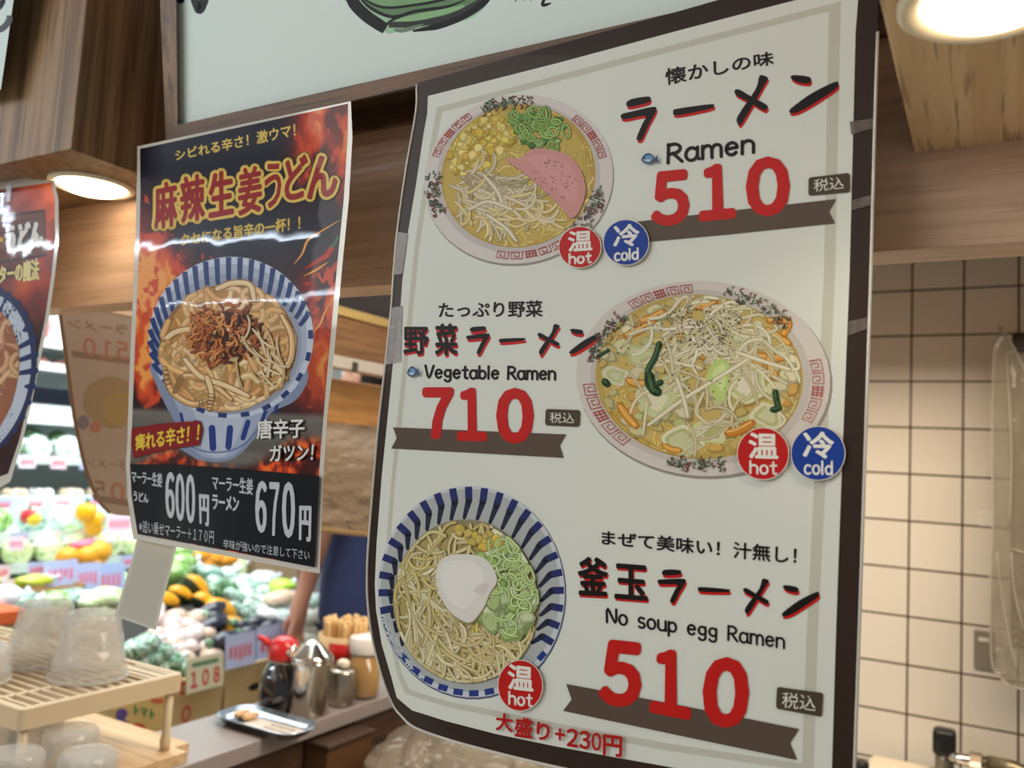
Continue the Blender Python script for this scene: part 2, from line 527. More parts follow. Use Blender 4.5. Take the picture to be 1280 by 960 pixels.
structure(box('trim_5', (-1.13, 0.675, 0.18), (-1.10, 0.93, 0.62), M_beam, bev=0.001, loc=(-1.1, 0.8, 0.18)))   # corner post
structure(box('trim_6', (-1.13, 0.93, 0.183), (-1.10, 2.3, 0.262), wood('side_rail_oak', (150, 112, 76), (112, 80, 52), 1, 0.8), bev=0.001, loc=(-1.1, 1.4, 0.183)))
structure(box('trim_7', (-1.134, 0.93, 0.262), (-1.092, 2.3, 0.279), wood('pale_slat', (206, 176, 112), (180, 146, 88), 1, 0.8), bev=0.001, loc=(-1.1, 1.4, 0.262)))
structure(box('trim_8', (-1.30, 0.93, 0.279), (-1.28, 2.3, 0.75), mat('dark_gap_board', (40, 26, 14), 0.7), loc=(-1.3, 1.4, 0.3)))  # near-black board added as the unlit gap above the side rail

# ------------------------------------------------------------------ recessed downlights
M_lens = mat('lit_lamp_lens', (255, 226, 178), emit=6.5, ecol=(255, 232, 196))
M_ring = mat('lamp_trim_cream', (236, 220, 190), 0.4)
def downlight(c, r_in, r_out, label, power):
    t = thing('ceiling_light', label, 'ceiling light', c, 'warm round downlights')
    v, f = lathe([(r_out, 0), (r_out, -0.0025), (r_out - 0.003, -0.0045), (r_in + 0.002, -0.0035), (r_in, 0.0)], 0, 0, 48, False, False)
    put('trim_ring', [Vector(q) + Vector(c) for q in v], f, M_ring, t, True)
    prof = [(r_in * cos(radians(a)), -0.0008 - 0.011 * sin(radians(a))) for a in range(0, 90, 10)] + [(0.0004, -0.0118)]
    v, f = lathe(prof, 0, 0, 48, False, True)
    put('lamp_lens', [Vector(q) + Vector(c) for q in v], f, M_lens, t, True)
    l = bpy.data.lights.new('lamp', 'SPOT'); l.energy = power; l.color = WARM; l.shadow_soft_size = 0.03; l.spot_size = radians(150); l.spot_blend = 0.6
    o = bpy.data.objects.new('lamp', l); C.objects.link(o); o.parent = t; o.location = (0, 0, -0.02)
downlight((-0.902, 0.5765, 0.2898), 0.0375, 0.046, 'warm round downlight under the wooden box at upper left', 0.35)
downlight((0.0, 0.432, 0.2298), 0.030, 0.041, 'warm round downlight in the wooden soffit at upper right', 0.8)

# ------------------------------------------------------------------ fluorescent tubes of the aisle behind the camera (they glint in the laminated posters)
M_tube = mat('lit_tube', (235, 245, 255), emit=75, ecol=(225, 240, 255))
M_fix = mat('lamp_fixture_white', (225, 225, 222), 0.5)
for k, (tx, ty) in enumerate(((-3.9, -1.55), (-5.3, -3.9))):
    t = thing('fluorescent_light', 'long white fluorescent ceiling light, %s row from the stall' % ('nearest', 'second')[k], 'ceiling light', (tx, ty, 1.10), 'aisle fluorescent lights')
    v, f = tube([(tx - 1.3, ty, 1.07), (tx + 1.3, ty, 1.07)], 0.016, 10)
    put('tube', v, f, M_tube, t, True)
    box('housing', (tx - 1.35, ty - 0.05, 1.10), (tx + 1.35, ty + 0.05, 1.15), M_fix, t)

# ------------------------------------------------------------------ illuminated sign with brush painting
def brush(art, P, w, col, t0=0.35, t1=0.15):
    art.stroke(P, w, col, smooth=6, taper=lambda t: t0 + (1 - t0) * min(1, t * 5) if t < 0.5 else t1 + (1 - t1) * min(1, (1 - t) * 4), caps=False)
sg = Sheet((0, 0.558, 0.3303), (0, 1, 0.2))
t = thing('menu_sign', 'pale wood-framed sign with a brush-painted green bowl above the posters', 'sign', Vector(sg.pts([(520, 88)])[0]))
M_panel = mat('sign_panel_acrylic', (214, 226, 216), 0.45, coat=0.0, bump=0.0, var=0.02, bscale=14)
slab('panel', [(217, -240), (1075, -330), (1075, -38), (845, 15), (222, 156)], sg, M_panel, t, 0.008, 200)
sgf = Sheet((0, 0.551, 0.3262), (0, 1, 0.2))
slab('frame_stile', [(192, -240), (217.5, -240), (222, 157), (207, 166), (200, 0)], sgf, M_frame, t, 0.06, 120)
slab('frame_rail', [(207, 166), (222, 156), (845, 15), (1075, -38), (1075, -22), (845, 32), (440, 126), (230, 176), (208, 181)], sgf, M_batten, t, 0.055, 120)
a = Art(sg)
GRN, GRD, INK = (132, 172, 122), (108, 142, 100), (34, 34, 36)
a.poly([(428, -20), (446, 12), (472, 34), (486, 42), (496, 40), (540, 36), (590, 22), (615, -4), (618, -30)], (168, 206, 168), 5)
a.poly([(448, -10), (462, 10), (486, 22), (520, 26), (570, 16), (605, -4), (600, -30), (450, -30)], GRD, 4)
a.poly([(440, -14), (452, -2), (480, 8), (520, 5), (570, -2), (600, -12), (600, -40), (440, -40)], GRN, 4)
a.poly([(488, 26), (520, 18), (560, 10), (580, 6), (574, 12), (540, 22), (500, 30)], (150, 192, 140), 4)
brush(a, [(444, -10), (462, 9), (490, 21), (520, 14), (560, 8), (590, -4)], 4.2, INK)
brush(a, [(446, -6), (478, 9), (520, 6), (560, -2), (600, -16)], 3.5, INK)
brush(a, [(432, -14), (444, 6), (458, 20), (474, 31), (482, 36)], 15, INK, 0.6, 0.9)
brush(a, [(478, 35), (492, 24), (505, 20)], 3.5, INK)
brush(a, [(486, 31), (520, 30), (560, 22), (590, 8), (612, -8)], 8, (60, 62, 60), 0.9, 0.4)
brush(a, [(516, 39), (550, 32), (580, 20), (602, 6), (620, -12)], 8, INK, 0.3, 0.5)
brush(a, [(492, 37), (505, 38), (530, 30)], 5, (120, 140, 118))
a.put('bowl_painting', printed('sign_ink', 0.4), t); a = Art(sg); sg.up(2e-5)
for P, w in (([(642, -4), (645, 2)], 3), ([(652, -8), (656, 1)], 3), ([(662, -6), (664, 1)], 3), ([(684, -8), (678, 6), (689, 4)], 4), ([(215, -20), (225, -2), (229, 3)], 10), ([(236, -20), (246, 6), (250, 12), (256, -2), (260, -18)], 11)):
    brush(a, P, w, INK, 0.5, 0.4)
a.put('brush_lettering', printed('sign_ink', 0.4), t)
sg2 = Sheet((0, 0.478, 0.33), (0, 1, 0.12))
t = thing('menu_sign', 'pale sign sliver with grey brush strokes at the upper left corner', 'sign', Vector(sg2.pts([(-60, 110)])[0]))
slab('panel', [(-260, -120), (33, -110), (17, 0), (1, 112), (-80, 130), (-260, 150)], sg2, M_panel, t, 0.008, 200)
a = Art(sg2)
brush(a, [(-20, 40), (2, 36), (12, 24), (8, 20)], 8, (86, 88, 92)); brush(a, [(-16, 20), (0, 8), (6, -6)], 7, (40, 42, 46)); brush(a, [(-30, 30), (-20, -20)], 9, INK)
a.put('brush_painting', printed('sign_ink'), t)

# ================================================================== the big ramen poster
def w_main(X, Y, Z):
    s, t = X / Y, Z / Y
    c = np.clip((-t - 0.30 - (s + 0.70)) / 0.13, 0, 1.2)      # the lower left corner curls back
    return 0.030 * c * c
pm = Sheet((0, 0.548, 0), (0, 1, 0), w_main)
poster = thing('menu_poster', 'large laminated ramen menu poster with brown border hanging in front of the kitchen', 'poster', Vector(pm.pts([(770, 950)])[0]))
OUT = [(524, 103), (680, 60), (845, 15), (960, -18), (1098, -56), (1097, 40), (1093, 170), (1088.5, 340), (1084, 480), (1079.6, 620), (1073, 820), (1067, 1000),
       (860, 990), (760, 972), (690, 957.5), (625, 942), (565, 926), (520, 910), (503, 896), (491, 880), (478, 846), (466, 800), (460, 755), (459, 720), (460.7, 680),
       (468, 590), (473.5, 529), (482, 454), (489, 387), (492, 344), (497, 287), (508, 209), (520, 140), (521, 106)]
INN = [(535, 120), (700, 78), (845, 39), (960, 9), (1074, -20), (1072, 8), (1069.5, 40), (1062, 340), (1051, 620), (1045, 790), (1039, 990),
       (900, 970), (760, 945), (690, 932), (620, 917.5), (560, 902), (515, 888), (496, 872), (489, 846), (477, 805), (470, 762), (468.5, 730), (470.7, 680),
       (477, 597), (484, 527), (491, 456), (500, 392), (503, 350), (508, 310), (510, 290), (520, 231), (529, 170), (534, 142)]
P_MAIN = printed('poster_print', 0.45, coat=0.06, coat_rough=0.25, bump=0.05, bscale=9)
slab('paper', OUT, pm, mat('poster_border_brown', (54, 39, 31), 0.35, spec=.15, coat=0.08), poster, 0.0009, 11)
a = Art(pm); pm.up(2.5e-4)
PAPER = (222, 222, 210)
a.poly(INN, PAPER, lim=10)
a.put('white_ground', P_MAIN, poster)
a = Art(pm); pm.up(4e-5)
CRM = (200, 196, 178)
def band(P, Q): a.poly(list(P) + list(Q)[::-1], CRM, lim=9)
band([(546, 134), (700, 93), (845, 55), (1045, 3), (1051, 1)], [(549, 141), (700, 101), (845, 63), (1045, 12), (1051, 10)])
band([(1051, 2), (1044, 340), (1031, 620), (1022, 800), (1017, 965)], [(1036, 12), (1030, 340), (1017, 620), (1008, 800), (1002, 965)])
band([(546, 134), (531, 220), (518, 310), (507, 420), (497, 520), (489, 600), (482, 690), (481, 740), (487, 800), (497, 845), (506, 866)],
     [(553, 139), (537, 222), (524, 312), (513, 420), (503, 520), (494, 600), (487, 690), (486, 740), (492, 800), (502, 842), (512, 862)])
band([(504, 860), (560, 877), (625, 889), (700, 905), (840, 930), (1006, 955)], [(506, 867), (560, 884), (625, 897), (700, 914), (840, 939), (1004, 964)])
a.put('inner_border', P_MAIN, poster)
K0 = pm.k + 4e-5; KM = K0
def fresh():
    """a new printed layer that overlaps none of the pictures before it"""
    global KM
    KM = max(KM, pm.k); pm.k = K0
    return Art(pm)

RNG = random.Random(7)
def vary(c, d, rng=RNG):
    k = rng.uniform(-d, d); return tuple(max(0, min(255, v + k + rng.uniform(-d, d) * 0.3)) for v in c)
def strand(a, P, w, edge, core, hi=None, raw=True, sm=5):
    P = catmull(P, sm)
    tp = lambda t: 0.7 + 0.3 * min(1, t * 6, (1 - t) * 6)
    a.stroke(P, w, edge, raw=raw, taper=tp); a.stroke(P, w * 0.66, core, raw=raw, caps=False, taper=tp)
    if hi: a.stroke([(p[0] - w * 0.12, p[1] - w * 0.12) for p in P], w * 0.2, hi, raw=raw, caps=False)
def inside(e, k=1.0):
    cx, cy, rx, ry, rot = e; r = radians(rot)
    while True:
        x, y = RNG.uniform(-1, 1), RNG.uniform(-1, 1)
        if x * x + y * y < 1: break
    x *= rx * k; y *= ry * k
    return cx + x * cos(r) - y * sin(r), cy + x * sin(r) + y * cos(r)
def fit(p, e, k=0.97):
    cx, cy, rx, ry, rot = e; r = radians(rot)
    dx, dy = p[0] - cx, p[1] - cy
    x, y = (dx * cos(r) + dy * sin(r)) / rx, (-dx * sin(r) + dy * cos(r)) / ry
    d = math.hypot(x, y)
    if d > k: x *= k / d; y *= k / d
    x *= rx; y *= ry
    return cx + x * cos(r) - y * sin(r), cy + x * sin(r) + y * cos(r)
def noodles(a, e, n, w, cols, L=45, curl=1.0, clip=None, ang=None, k=1.0):
    for i in range(n):
        x, y = inside(e, k); th = RNG.uniform(0, 2 * pi) if ang is None else ang + RNG.gauss(0, 0.35)
        cv = RNG.uniform(-1, 1) * 0.09 * curl; P = []
        for j in range(6):
            P.append((x, y)); x += cos(th) * L / 6; y += sin(th) * L / 6; th += cv * L / 6 + RNG.gauss(0, 0.10 * curl)
        if clip: P = [fit(p, clip) for p in P]
        c = RNG.choice(cols); c = vary(c, 10)
        strand(a, P, w * RNG.uniform(0.8, 1.15), tuple(v * 0.82 for v in c), c, tuple(min(255, v * 1.08) for v in c))
def blobs(a, e, n, r, cols, k=1.0, clip=None, ar=1.0):
    for i in range(n):
        x, y = inside(e, k); rr = r * RNG.uniform(0.6, 1.3); c = vary(RNG.choice(cols), 12); q0 = RNG.uniform(0, 6)
        P = [(x + rr * (1 + 0.25 * sin(3 * q + q0)) * cos(q), y + rr * ar * (1 + 0.25 * cos(2 * q + q0)) * sin(q)) for q in [m * 2 * pi / 9 for m in range(9)]]
        if clip: P = [fit(p, clip) for p in P]
        a.poly(P, tuple(v * 0.8 for v in c), raw=True); a.poly([(x + (p[0] - x) * .75 - rr * .1, y + (p[1] - y) * .75 - rr * .1) for p in P], c, raw=True)
def ring_pt(e, ang, k):
    cx, cy, rx, ry, rot = e; r = radians(rot); x, y = rx * k * cos(ang), ry * k * sin(ang)
    return (cx + x * cos(r) - y * sin(r), cy + x * sin(r) + y * cos(r))
RED = (178, 62, 54)
def meander(a, e, a0, a1, k0, k1, col=RED, n=5):
    """square spiral fret with a double-happiness knot in the middle, along the rim"""
    def R(u, v): return ring_pt(e, a0 + (a1 - a0) * u, k0 + (k1 - k0) * v)
    for i in range(n):
        u0, u1 = i / n + 0.02, (i + 1) / n - 0.02; d = u1 - u0
        if i == n // 2:
            for v in (0.1, 0.5, 0.9): a.stroke([R(u0, v), R(u1, v)], 1.1, col, raw=True)
            for u in (0.1, 0.35, 0.65, 0.9): a.stroke([R(u0 + d * u, 0.0), R(u0 + d * u, 1.0)], 1.1, col, raw=True)
        else:
            a.stroke([R(u0, 0), R(u0, 1), R(u1, 1), R(u1, 0.05), R(u0 + d * .3, 0.05), R(u0 + d * .3, .68), R(u0 + d * .72, .68), R(u0 + d * .72, .35)], 1.2, col, raw=True)
def dragon(a, e, a0, a1, k0, k1):
    for i in range(70):
        p = ring_pt(e, RNG.uniform(a0, a1), RNG.uniform(k0, k1)); c = RNG.choice([(88, 110, 80), (70, 90, 66), (120, 60, 52), (60, 66, 54), (130, 138, 112), (96, 44, 40)])
        q = RNG.uniform(0, 6.28); l = RNG.uniform(1.5, 4.5)
        a.stroke([p, (p[0] + l * cos(q), p[1] + l * sin(q)), (p[0] + l * 1.4 * cos(q + .8), p[1] + l * 1.4 * sin(q + .8))], RNG.uniform(1, 2), c, raw=True)

# -- picture 1: ramen with ham
a = fresh()
E_o = (648, 224, 119, 105, -14); E_s = (648, 220, 97, 89, -16)
PLATE, PLATE2 = (216, 205, 198), (196, 186, 178)
a.poly(ell(649, 226, 119.5, 106, -14), (150, 142, 132)); a.poly(ell(*E_o), PLATE)
a.poly(ell(648, 222, 103, 94, -15), PLATE2); a.poly(ell(*E_s), (186, 152, 74))
a.poly(ell(646, 222, 92, 84, -16), (196, 166, 84))
noodles(a, (660, 250, 80, 55, -10), 90, 4.2, [(214, 186, 104), (204, 172, 88), (222, 196, 120)], 40, 1.4, E_s)
noodles(a, (690, 190, 45, 45, 0), 40, 4, [(206, 180, 98), (196, 168, 86)], 35, 1.5, E_s)
blobs(a, (600, 178, 48, 32, -35), 190, 5, [(218, 186, 76), (228, 202, 104), (204, 168, 62), (232, 210, 128)], 1, E_s)
noodles(a, (606, 240, 46, 26, 15), 80, 4, [(206, 190, 158), (190, 172, 138), (218, 204, 172), (176, 156, 120)], 48, 0.7, E_s, 0.35)
noodles(a, (625, 262, 60, 22, 10), 40, 4.4, [(214, 198, 160), (222, 200, 140)], 44, 0.8, E_s, 0.4)
for P in ([(604, 218), (622, 240), (630, 262)], [(608, 268), (632, 285), (646, 302)], [(586, 262), (610, 252), (640, 262)]):
    strand(a, P, 5.5, (176, 158, 122), (218, 206, 180), (232, 222, 200))
blobs(a, (672, 160, 34, 24, 10), 40, 6, [(92, 134, 58), (120, 156, 76), (70, 112, 44), (158, 182, 110)], 1, E_s, 0.7)
for i in range(26):
    x, y = inside((670, 166, 40, 27, 10)); r = RNG.uniform(4.5, 9); g = vary((104, 148, 62), 20)
    P = ell(x, y, r, r * RNG.uniform(.5, .85), RNG.uniform(0, 90), 0, 360, 16); P.append(P[0])
    a.stroke(P, 3.0, tuple(v * .72 for v in g), raw=True, caps=False); a.stroke(P, 1.5, vary((160, 190, 104), 16), raw=True, caps=False)
HAM = [(632, 199), (652, 197), (664, 187), (682, 186), (706, 192), (722, 206), (731, 228), (730, 248), (722, 266), (713, 272), (700, 258), (680, 238), (655, 216)]
a.poly([(p[0] + 1.2, p[1] + 1.6) for p in HAM], (150, 102, 84), 4); a.poly(HAM, (206, 144, 138), 4)
a.poly([(660, 198), (690, 194), (714, 210), (722, 236), (716, 254), (690, 232)], (212, 152, 146), 4)
for i in range(60):
    x, y = inside((694, 222, 28, 24, 40)); a.poly(ell(x, y, RNG.uniform(.5, 1.3), RNG.uniform(.5, 1.1), 0, 0, 360, 6), vary((120, 76, 66), 20), raw=True)
meander(a, E_o, radians(212), radians(250), .90, .97); meander(a, E_o, radians(-38), radians(0), .87, .95); meander(a, E_o, radians(70), radians(118), .86, .94)
dragon(a, E_o, radians(258), radians(292), .86, .97); dragon(a, E_o, radians(168), radians(200), .84, .96); dragon(a, E_o, radians(22), radians(62), .82, .95)
a.put('ramen_picture', P_MAIN, poster)

# -- picture 2: vegetable ramen
a = fresh()
E_o = (879, 473, 159, 122, 4); E_s = (874, 471, 130, 103, 4)
a.poly(ell(881, 476, 160, 123, 4), (150, 142, 132)); a.poly(ell(*E_o), (214, 203, 192)); a.poly(ell(876, 472, 138, 110, 4), (198, 188, 176))
a.poly(ell(*E_s), (190, 160, 82)); a.poly(ell(874, 470, 122, 96, 4), (202, 174, 98))
noodles(a, (790, 530, 60, 50, 20), 60, 4, [(214, 182, 92), (204, 168, 76)], 34, 1.6, E_s)
noodles(a, (950, 520, 60, 50, 0), 50, 3.6, [(206, 184, 118), (190, 164, 92)], 34, 1.5, E_s)
blobs(a, (874, 470, 124, 96, 4), 130, 11, [(210, 200, 150), (196, 190, 130), (222, 212, 168), (202, 178, 104), (206, 160, 78)], 1, E_s, .8)
CAB = [(208, 206, 160), (196, 200, 140), (220, 214, 178), (188, 186, 126)]
for (x, y, r, c) in ((820, 500, 24, 0), (800, 445, 18, 3), (850, 555, 26, 2), (935, 480, 26, 0), (960, 520, 20, 2), (890, 540, 22, 1), (900, 395, 20, 3), (925, 420, 18, 0), (840, 480, 16, 1), (770, 470, 16, 2)):
    for k in range(3):
        P = [fit((x + (r - 5 * k) * (1 + .22 * sin(3 * q + x)) * cos(q), y + (r - 5 * k) * (.8 + .2 * cos(2 * q + y)) * sin(q)), E_s) for q in [m * 2 * pi / 12 for m in range(12)]]
        a.poly(P, vary(CAB[(c + k) % 4], 8), 3, raw=True)
ORG = [(218, 150, 58), (228, 168, 80), (204, 136, 46)]
for (x, y, l, th) in ((800, 410, 40, -.5), (785, 520, 34, .9), (975, 420, 36, .5), (985, 400, 30, .9), (960, 445, 40, .1), (925, 535, 34, -.4), (815, 395, 30, -.4), (965, 460, 26, 1.3), (795, 477, 22, .2), (840, 560, 22, .3), (880, 380, 30, -.1)):
    strand(a, [fit((x - l / 2 * cos(th), y - l / 2 * sin(th)), E_s), (x, y + 2), fit((x + l / 2 * cos(th), y + l / 2 * sin(th)), E_s)], RNG.uniform(8, 13), (182, 116, 40), vary(RNG.choice(ORG), 8), (236, 186, 104))
noodles(a, (850, 425, 75, 40, -15), 60, 5, [(214, 202, 164), (204, 190, 146), (224, 214, 182)], 60, .5, E_s, -.45)
noodles(a, (920, 430, 60, 40, 20), 34, 4.6, [(216, 204, 168), (202, 186, 138)], 58, .5, E_s, .6)
noodles(a, (880, 500, 100, 60, 0), 30, 4.6, [(218, 206, 168), (206, 192, 148)], 56, .5, E_s)
a.poly([(884, 466), (896, 450), (910, 452), (912, 470), (904, 502), (892, 496), (884, 480)], (186, 206, 118), 4, raw=True); a.poly([(890, 468), (900, 456), (907, 458), (904, 490)], (206, 220, 148), 4, raw=True)
strand(a, [(810, 532), (850, 502), (895, 474), (940, 446)], 6.5, (176, 160, 114), (222, 212, 180), (236, 228, 204))
strand(a, [(845, 470), (855, 500), (860, 522)], 6, (182, 166, 122), (222, 212, 180), (236, 228, 204))
strand(a, [(920, 440), (955, 452), (988, 462)], 6, (182, 166, 122), (224, 214, 182), (236, 228, 204))
strand(a, [(885, 530), (870, 515), (880, 490)], 5, (182, 166, 122), (220, 206, 166))
DG = (36, 62, 36)
for P, w in (([(824, 430), (819, 446), (810, 464), (812, 484), (826, 478)], 8), ([(812, 470), (816, 486), (822, 490)], 12), ([(756, 477), (759, 480)], 9), ([(969, 490), (972, 510), (966, 512)], 8), ([(970, 500), (975, 511)], 6), ([(748, 445), (760, 438)], 5)):
    a.stroke(P, w, DG, smooth=5, raw=True); a.stroke([(p[0] - 1, p[1] - 1) for p in P], w * .35, (70, 104, 60), smooth=5, raw=True)
for i in range(330):
    x, y = inside((880, 405, 48, 30, 0)) if i < 220 else inside((860, 440, 90, 55, 0))
    a.poly(ell(x, y, RNG.uniform(.5, 1.5), RNG.uniform(.5, 1.2), 0, 0, 360, 6), vary((74, 60, 42), 20), raw=True)
meander(a, E_o, radians(228), radians(262), .88, .96); meander(a, E_o, radians(-18), radians(24), .86, .95); meander(a, E_o, radians(128), radians(172), .86, .95)
dragon(a, E_o, radians(186), radians(222), .83, .93); dragon(a, E_o, radians(278), radians(318), .83, .95); dragon(a, E_o, radians(76), radians(106), .84, .94)
a.put('vegetable_ramen_picture', P_MAIN, poster)

# -- picture 3: striped bowl with egg
pm.f, pm.lim = 4.0, 5
a = fresh()
E_o = (589, 739.5, 117, 132.5, -4); E_s = (583, 752, 92, 103, -4)
a.poly(ell(590, 741, 118, 133.5, -4), (92, 96, 120)); a.poly(ell(*E_o), (202, 206, 208)); a.poly(ell(588, 738, 112, 127, -4), (176, 178, 174)); a.poly(ell(*E_s), (150, 140, 110))
for i in range(36):
    q = 2 * pi * i / 36 + .05; low = sin(q) > .55
    p0, p1 = ring_pt(E_o, q, .99), ring_pt(E_o, q, .93 if low else .86)
    if low: a.stroke([p0, p1], 12, (44, 62, 128), raw=True, caps=False)
    else:
        p2 = ring_pt(E_s, q, 1.02)
        a.stroke([p0, p1], 9, (42, 50, 104), raw=True, caps=False)
        a.stroke([p1, (p1[0] * .5 + p2[0] * .5, p1[1] * .5 + p2[1] * .5), p2], 8.2, (44, 48, 66), smooth=3, raw=True, taper=lambda t: 1 - .45 * t)
a.poly(ell(583, 754, 88, 99, -4), (176, 158, 96))
noodles(a, (575, 790, 70, 60, 0), 120, 4.2, [(206, 186, 122), (216, 198, 140), (192, 168, 96), (224, 200, 108)], 46, 1.1, E_s)
noodles(a, (530, 750, 42, 84, -2), 110, 4.6, [(212, 196, 148), (222, 208, 166), (196, 178, 124)], 70, .5, E_s, 1.45)
noodles(a, (560, 700, 60, 34, -20), 60, 4.2, [(214, 198, 146), (204, 184, 120)], 46, .8, E_s)
noodles(a, (600, 810, 60, 34, 0), 60, 4.6, [(220, 204, 156), (208, 190, 132)], 60, .7, E_s, .9)
blobs(a, (632, 730, 34, 66, -5), 120, 10, [(186, 204, 138), (204, 216, 164), (164, 188, 110), (214, 220, 180)], 1, E_s)
blobs(a, (600, 672, 34, 10, 20), 22, 6, [(222, 192, 86), (206, 182, 96)], 1, E_s)
for i in range(50):
    x, y = inside((634, 732, 32, 62, -5)); r = RNG.uniform(6, 14); q0 = RNG.uniform(0, 360)
    P = [fit(p, E_s) for p in ell(x, y, r, r * RNG.uniform(.4, .8), RNG.uniform(0, 180), q0, q0 + 230, 14)]
    a.stroke(P, 3.2, vary((130, 160, 80), 12), raw=True, caps=False); a.stroke(P, 1.8, vary((206, 222, 160), 10), raw=True, caps=False)
EGG = [(545, 720), (549, 703), (562, 694), (585, 693), (604, 697), (616, 710), (621, 726), (612, 742), (604, 760), (590, 777), (578, 776), (562, 764), (550, 744)]
a.poly([(p[0] + 1, p[1] + 2) for p in EGG], (150, 136, 96), 5, raw=True); a.poly(EGG, (226, 219, 208), 5, raw=True); a.poly([(582 + (p[0] - 582) * .72 - 5, 730 + (p[1] - 730) * .72 - 3) for p in EGG], (234, 229, 220), 5, raw=True)
a.poly([(592, 738), (606, 728), (612, 734), (604, 744)], (220, 206, 196), 4, raw=True)
a.put('egg_ramen_picture', P_MAIN, poster)

# -- lettering
INKB, REDP, BRN, TAG = (28, 22, 20), (196, 30, 24), (92, 76, 64), (78, 66, 50)
def qB(*p): return [(740 + x / 3.2, 40 + y / 3.2) for x, y in p]
def qC(*p): return [(460 + x / 3.694, 340 + y / 3.694) for x, y in p]
def qF(*p): return [(680 + x / 2.8225, 620 + y / 2.8225) for x, y in p]
def qbox(q, x0, y0, x1, y1, sl=0.0):
    return q((x0, y0), (x1, y0 + sl * (x1 - x0)), (x1, y1 + sl * (x1 - x0)), (x0, y1))
# katakana brush strokes in the unit box (y down)
KATA = {
 'ra': [[(.14, .10), (.3, .02), (.76, 0), (.80, .10), (.68, .15), (.22, .2)], [(0, .36), (.3, .31), (.82, .25), (.97, .28), (.92, .42), (.76, .66), (.58, .97), (.50, 1), (.42, .94), (.58, .62), (.66, .44), (.08, .48)]],
 'ba': [[(0, .6), (.1, .3), (.92, 0), (1, .2), (.9, .5), (.1, 1)]],
 'me': [[(.8, .0), (1, .06), (.9, .2), (.25, .97), (.1, 1), (.1, .84), (.62, .3), (.72, .06)], [(0, .32), (.14, .3), (.5, .44), (.97, .62), (.95, .72), (.84, .72), (.44, .56), (.06, .42)]],
 'n': [[(.02, .06), (.1, 0), (.4, .05), (.44, .17), (.36, .23), (.14, .18)], [(0, .92), (.08, .82), (.45, .48), (.93, .18), (1, .24), (.94, .38), (.46, .78), (.18, .97), (.02, 1)]]}
def kata(a, k, x0, y0, x1, y1, q, sl=0.0):
    sh = (1.3, 3.4)
    for col, d in ((REDP, sh), (INKB, (0, 0))):
        for P in KATA[k]:
            Q = q(*[(x0 + (x1 - x0) * u, y0 + (y1 - y0) * v + sl * (x1 - x0) * u) for u, v in P])
            a.poly([(p[0] + d[0], p[1] + d[1]) for p in Q], col, 4)
def kanji(a, ch, x0, y0, x1, y1, q, sl=0.0, bold=.030):
    Q = qbox(q, x0, y0, x1, y1, sl)
    a.text(ch, Q, REDP, bold, (1.2, 2.6)); a.text(ch, Q, INKB, bold)

a = fresh(); pm.up(1e-4)
kata(a, 'ra', 117, 268, 262, 440, qB, -.09); kata(a, 'ba', 325, 296, 487, 334, qB, -.05); kata(a, 'me', 570, 172, 704, 366, qB, 0); kata(a, 'n', 790, 172, 985, 325, qB, 0)
a.put('dish_title_lettering', P_MAIN, poster); a = Art(pm)
kanji(a, '野', 163, 252, 280, 382, qC); kanji(a, '菜', 308, 238, 414, 386, qC)
kata(a, 'ra', 455, 250, 565, 378, qC, .02); kata(a, 'ba', 605, 300, 725, 325, qC, .04); kata(a, 'me', 783, 240, 884, 380, qC, 0); kata(a, 'n', 930, 262, 1072, 378, qC, 0)
a.put('dish_title_lettering', P_MAIN, poster); a = Art(pm)
kanji(a, '釜', 118, 212, 226, 350, qF, .05); kanji(a, '玉', 248, 236, 366, 362, qF, .08)
kata(a, 'ra', 402, 254, 503, 372, qF, .1); kata(a, 'ba', 543, 312, 655, 336, qF, .16); kata(a, 'me', 703, 288, 793, 412, qF, .04); kata(a, 'n', 840, 314, 970, 424, qF, .04)
a.put('dish_title_lettering', P_MAIN, poster)
a = Art(pm); a.text('懐かしの味', qB((291, 146), (725, 74), (728, 130), (294, 215)), INKB, .022); a.put('caption_lettering', P_MAIN, poster)
a = Art(pm); a.text('たっぷり野菜', qC((325, 140), (806, 130), (806, 208), (325, 212)), INKB, .022); a.put('caption_lettering', P_MAIN, poster)
a = Art(pm); a.text('まぜて美味い！汁無し！', qF((203, 120), (892, 180), (890, 242), (203, 172)), INKB, .022); a.put('caption_lettering', P_MAIN, poster)
a = Art(pm); hand(a, 'Ramen', *qB((304, 524), (652, 481)), up=(0, -23), w=4.2, col=INKB); a.put('caption_lettering', P_MAIN, poster)
a = Art(pm); hand(a, 'Vegetable Ramen', *qC((264, 489), (867, 497)), up=(0.2, -15.5), w=2.9, col=INKB); a.put('caption_lettering', P_MAIN, poster)
a = Art(pm); hand(a, 'No soup egg Ramen', *qF((222, 446), (850, 538)), up=(0, -18), w=2.8, col=INKB); a.put('caption_lettering', P_MAIN, poster)
